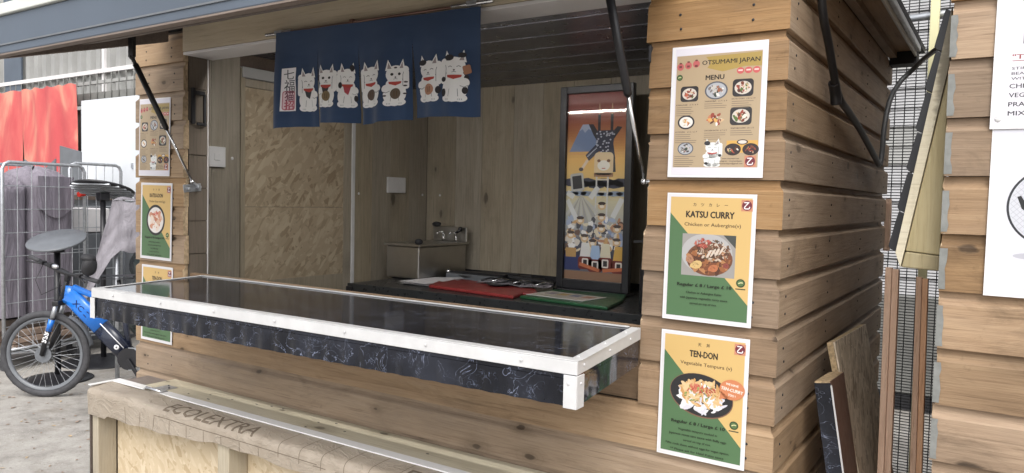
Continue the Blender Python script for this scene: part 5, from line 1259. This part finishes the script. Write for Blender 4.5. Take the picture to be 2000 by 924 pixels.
cm2 = Matrix.Translation((-7.12, 1.98, 0)) @ Matrix.Rotation(math.radians(98), 4, 'Z')
C2 = roll_cage('empty galvanised roll cage standing behind the loaded one', cm2, .55, 1.86)
o = MB().box(.1, .5, .1, .5, 1.18, 1.42).build('white_crate', 'offwhite', None, .01, None, cm2); tag(o, 'white plastic crate inside the empty roll cage', 'crate')
o = MB().box(.06, .5, .08, .58, .18, 1.17).build('grey_crate', 'grey', None, .01, None, cm2); tag(o, 'dark grey box under the white crate in the roll cage', 'box')

# ------------------------------------------------------------------ tilting bistro tables and the draped rack
def bistro(label, x, y, top, tilt_axis, tilt, rad, col='grey', slats=False, base=.27):
    t = thing('bistro_table', label, 'table', (x, y, 0), 'tilted pedestal tables')
    MB().lathe([(0, .045), (base * .4, .042), (base * .95, .012), (base, .004), (base, 0), (0, 0)], (x, y, .001), n=36).build('base', 'black', t)
    MB().cyl((x, y, .044), (x, y, top - .05), .024, n=14).build('pedestal', 'black', t)
    MB().bar((x, y, top - .09), (x, y, top - .02), .09, .08).build('tilt_block', 'black', t, .006)
    Z = (Matrix.Rotation(tilt, 3, Vector(tilt_axis)) @ Vector((0, 0, 1))).normalized(); X_ = Vector(tilt_axis).normalized(); Y_ = Z.cross(X_)
    tp_ = MB().lathe([(0, 0), (rad * .96, 0), (rad, .006), (rad, .018), (rad * .97, .024), (0, .024)], Vector((x, y, top)), X_, Y_, Z, 40).build('table_top', col, t)
    if slats:
        for k in range(-3, 4):
            L = math.sqrt(rad ** 2 - (k * rad * .25) ** 2) * .95; c0 = Vector((x, y, top)) + Y_ * (k * rad * .25) - Z * .004
            MB().bar(c0 - X_ * L, c0 + X_ * L, .028, .012, Z).build('slat', 'galv', t)
    return t
rh = (.836, .548, 0)
bistro('grey round table top tilted towards the camera above the handlebar', -6.22, 1.43, 1.165, rh, .36, .225, 'grey')
bistro('black slatted round table top tilted away beside the grey draped cover', -6.60, 2.02, 1.60, rh, -.30, .27, 'black', True, .36)
RK = thing('draped_rack', 'pale metal rack under a grey cover with a dark bag inside, left of the kiosk', 'rack', (-5.68, 1.86, 0))
def rp(a, b, z): return Vector((-5.68, 1.86, z)) + Vector((.836, .548, 0)) * a + Vector((-.548, .836, 0)) * b
for a in (-.22, .26):
    for b in (0, .45): MB().tube([rp(a, b, 0), rp(a, b, 1.50)], .018, 8).build('leg', 'galv', RK)
for b in (0, .45):
    MB().tube([rp(-.22, b, 1.50), rp(.26, b, 1.50)], .017, 8).build('rail', 'galv', RK); MB().tube([rp(-.22, b, .25), rp(.26, b, .25)], .014, 8).build('rail', 'galv', RK)
def dp(u, v):
    """front hang of the cover; its left end falls further and swings outwards"""
    q = max(0., (.11 - u) / .11); z = 1.515 - (.42 + .48 * min(1, q * 1.6)) * v
    a = -.24 + .54 * u - .24 * min(1, q * 1.6) * v ** 1.1 + .03 * v * (u > .11)
    fold = .018 * math.sin(u * 15 + v * 2.5) + .012 * math.sin(u * 31 - v * 3) + .008 * math.sin(v * 17 + u * 8)
    return rp(a, -.035 - .03 * v + fold * (.3 + .7 * v) - .05 * q * v, z + .010 * math.sin(u * 17))
cv = MB().grid(dp, 60, 30).grid(lambda u, v: dp(1 - u, v) + Vector((-.548 * .004, .836 * .004, 0)), 60, 30)
cv.grid(lambda u, v: rp(-.24 + .54 * u, -.035 + .53 * v, 1.518 + .012 * math.sin(u * 9 + v * 7) + .03 * math.sin(v * PI)), 14, 12)
cv.grid(lambda u, v: rp(.30 + .01 * math.sin(v * 9), -.03 + .52 * u, 1.515 - .58 * v), 12, 10)
cv.ball(rp(-.02, .10, 1.57), (.10, .08, .06), 12, seed=4, amp=.16).ball(rp(.10, .06, 1.60), (.07, .07, .08), 12, seed=6, amp=.2)
tag(cv.build('cover', 'drape', None), 'pale grey cloth cover draped over the metal rack', 'cloth cover')
tag(MB().ball(rp(-.04, .16, .96), (.18, .13, .15), 14, seed=3, amp=.1).ball(rp(-.05, .2, .60), (.20, .17, .30), 14, seed=9, amp=.07).build('rubbish_bag', 'bag'), 'dark green plastic bag hanging inside the draped rack', 'bag')
MB().bar(rp(-.2, .42, .62), rp(.24, .42, .62), .02, .9).build('rear_panel', 'blackm', RK)

# ------------------------------------------------------------------ yard backdrop on the left
tw = thing('red_tarp', 'red and orange tarpaulin hung on the yard fence at the left', 'tarp', (-10, 3, 1.2))
for i, (x0, x1) in enumerate(((-12.6, -10.40), (-10.36, -9.02))):
    MB().grid(lambda u, v: (x0 + (x1 - x0) * u, 3.0 + .03 * math.sin(u * 7 + i) * (1 - v) + .012 * math.sin(u * 23 + v * 5), .9 + (2.885 - .9 + .012 * math.sin(u * 30)) * v), 30, 24).build('sheet', 'tarp', tw)
o = MB().box(-9.0, -7.3, 3.05, 3.08, .5, 2.68).build('white_board', 'whiteboard', None, .002); tag(o, 'large plain white board standing beside the red tarpaulin', 'board')
MB().box(-7.90, -7.87, 3.035, 3.05, 1.86, 1.92).build('handle', 'galv', o)
yf = thing('yard_fence', 'grey palisade and rail fence behind the red tarpaulin', 'fence', (-10, 3.2, 0))
MB().box(-13, -6.5, 3.20, 3.26, 2.66, 2.80).build('rail', 'wall_grey', yf, .004); MB().box(-13, -6.5, 3.20, 3.24, 2.90, 2.94).build('rail', 'corr', yf, .003)
MB().box(-13, -5.9, 3.28, 3.36, 0, 2.62).build('wall_base', 'wall_grey', yf)
x = -12.9
while x < -6.5: MB().tube([(x, 3.19, 2.62), (x, 3.19, 3.02)], .006, 6).build('spike', 'wall_grey', yf); x += .16
dc = thing('dark_cardboard', 'dark grey cardboard sheets sticking up in front of the red tarpaulin', 'cardboard', (-8.7, 2.5, 1.3))
MB().prism([(-8.75, 1.55), (-8.06, 1.55), (-8.06, 1.93), (-8.36, 1.79), (-8.75, 1.93)], 2.30, 2.312, lambda a, b, c: (a, c, b)).build('sheet', 'grey', dc, .001)
MB().prism([(-8.05, 1.55), (-7.62, 1.55), (-7.62, 2.0), (-8.05, 2.07)], 2.34, 2.352, lambda a, b, c: (a, c, b)).build('sheet', 'grey', dc, .001)
MB().box(-8.7, -7.65, 2.32, 2.9, 1.50, 1.548).build('shelf_board', 'dark_wood', dc); MB().box(-8.6, -7.7, 2.4, 2.85, .0, 1.499).build('crate_stack', 'grey', dc)
cw = thing('corrugated_wall', 'grey corrugated warehouse wall rising behind the yard fence', 'wall', (-12, 4.5, 0))
for i in range(6):
    x0 = -19 + i * 2.2
    pts = []; n = 8
    for k in range(n):
        b = x0 + k * 2.2 / n; w = 2.2 / n; pts += [(b, 0), (b + w * .12, .07), (b + w * .55, .07), (b + w * .67, 0)]
    pts.append((x0 + 2.2, 0)); vs = [(a, 4.5 - c, 2.2) for a, c in pts] + [(a, 4.5 - c, 6.4) for a, c in pts]; m_ = len(pts)
    MB().add(vs, [(k, k + 1, m_ + k + 1, m_ + k) for k in range(m_ - 1)]).build('steel_sheet', 'corr' if i != 3 else 'corr', cw)
MB().box(-19, -5.8, 4.52, 4.7, 0, 6.4).build('inner_wall', 'wall_grey', cw)
MB().box(-14.15, -13.55, 4.38, 4.42, 2.2, 6.0).build('downpipe_cover', 'felt', cw, .01)
for i, x in enumerate((-16.5, -11.0, -8.2)): MB().box(x - .03, x + .03, 4.39, 4.44, 2.2, 6.2).build('white_flashing', 'offwhite', cw)
MB().box(-19, -5.8, 4.36, 4.42, 3.36, 3.42).build('white_rail', 'offwhite', cw)
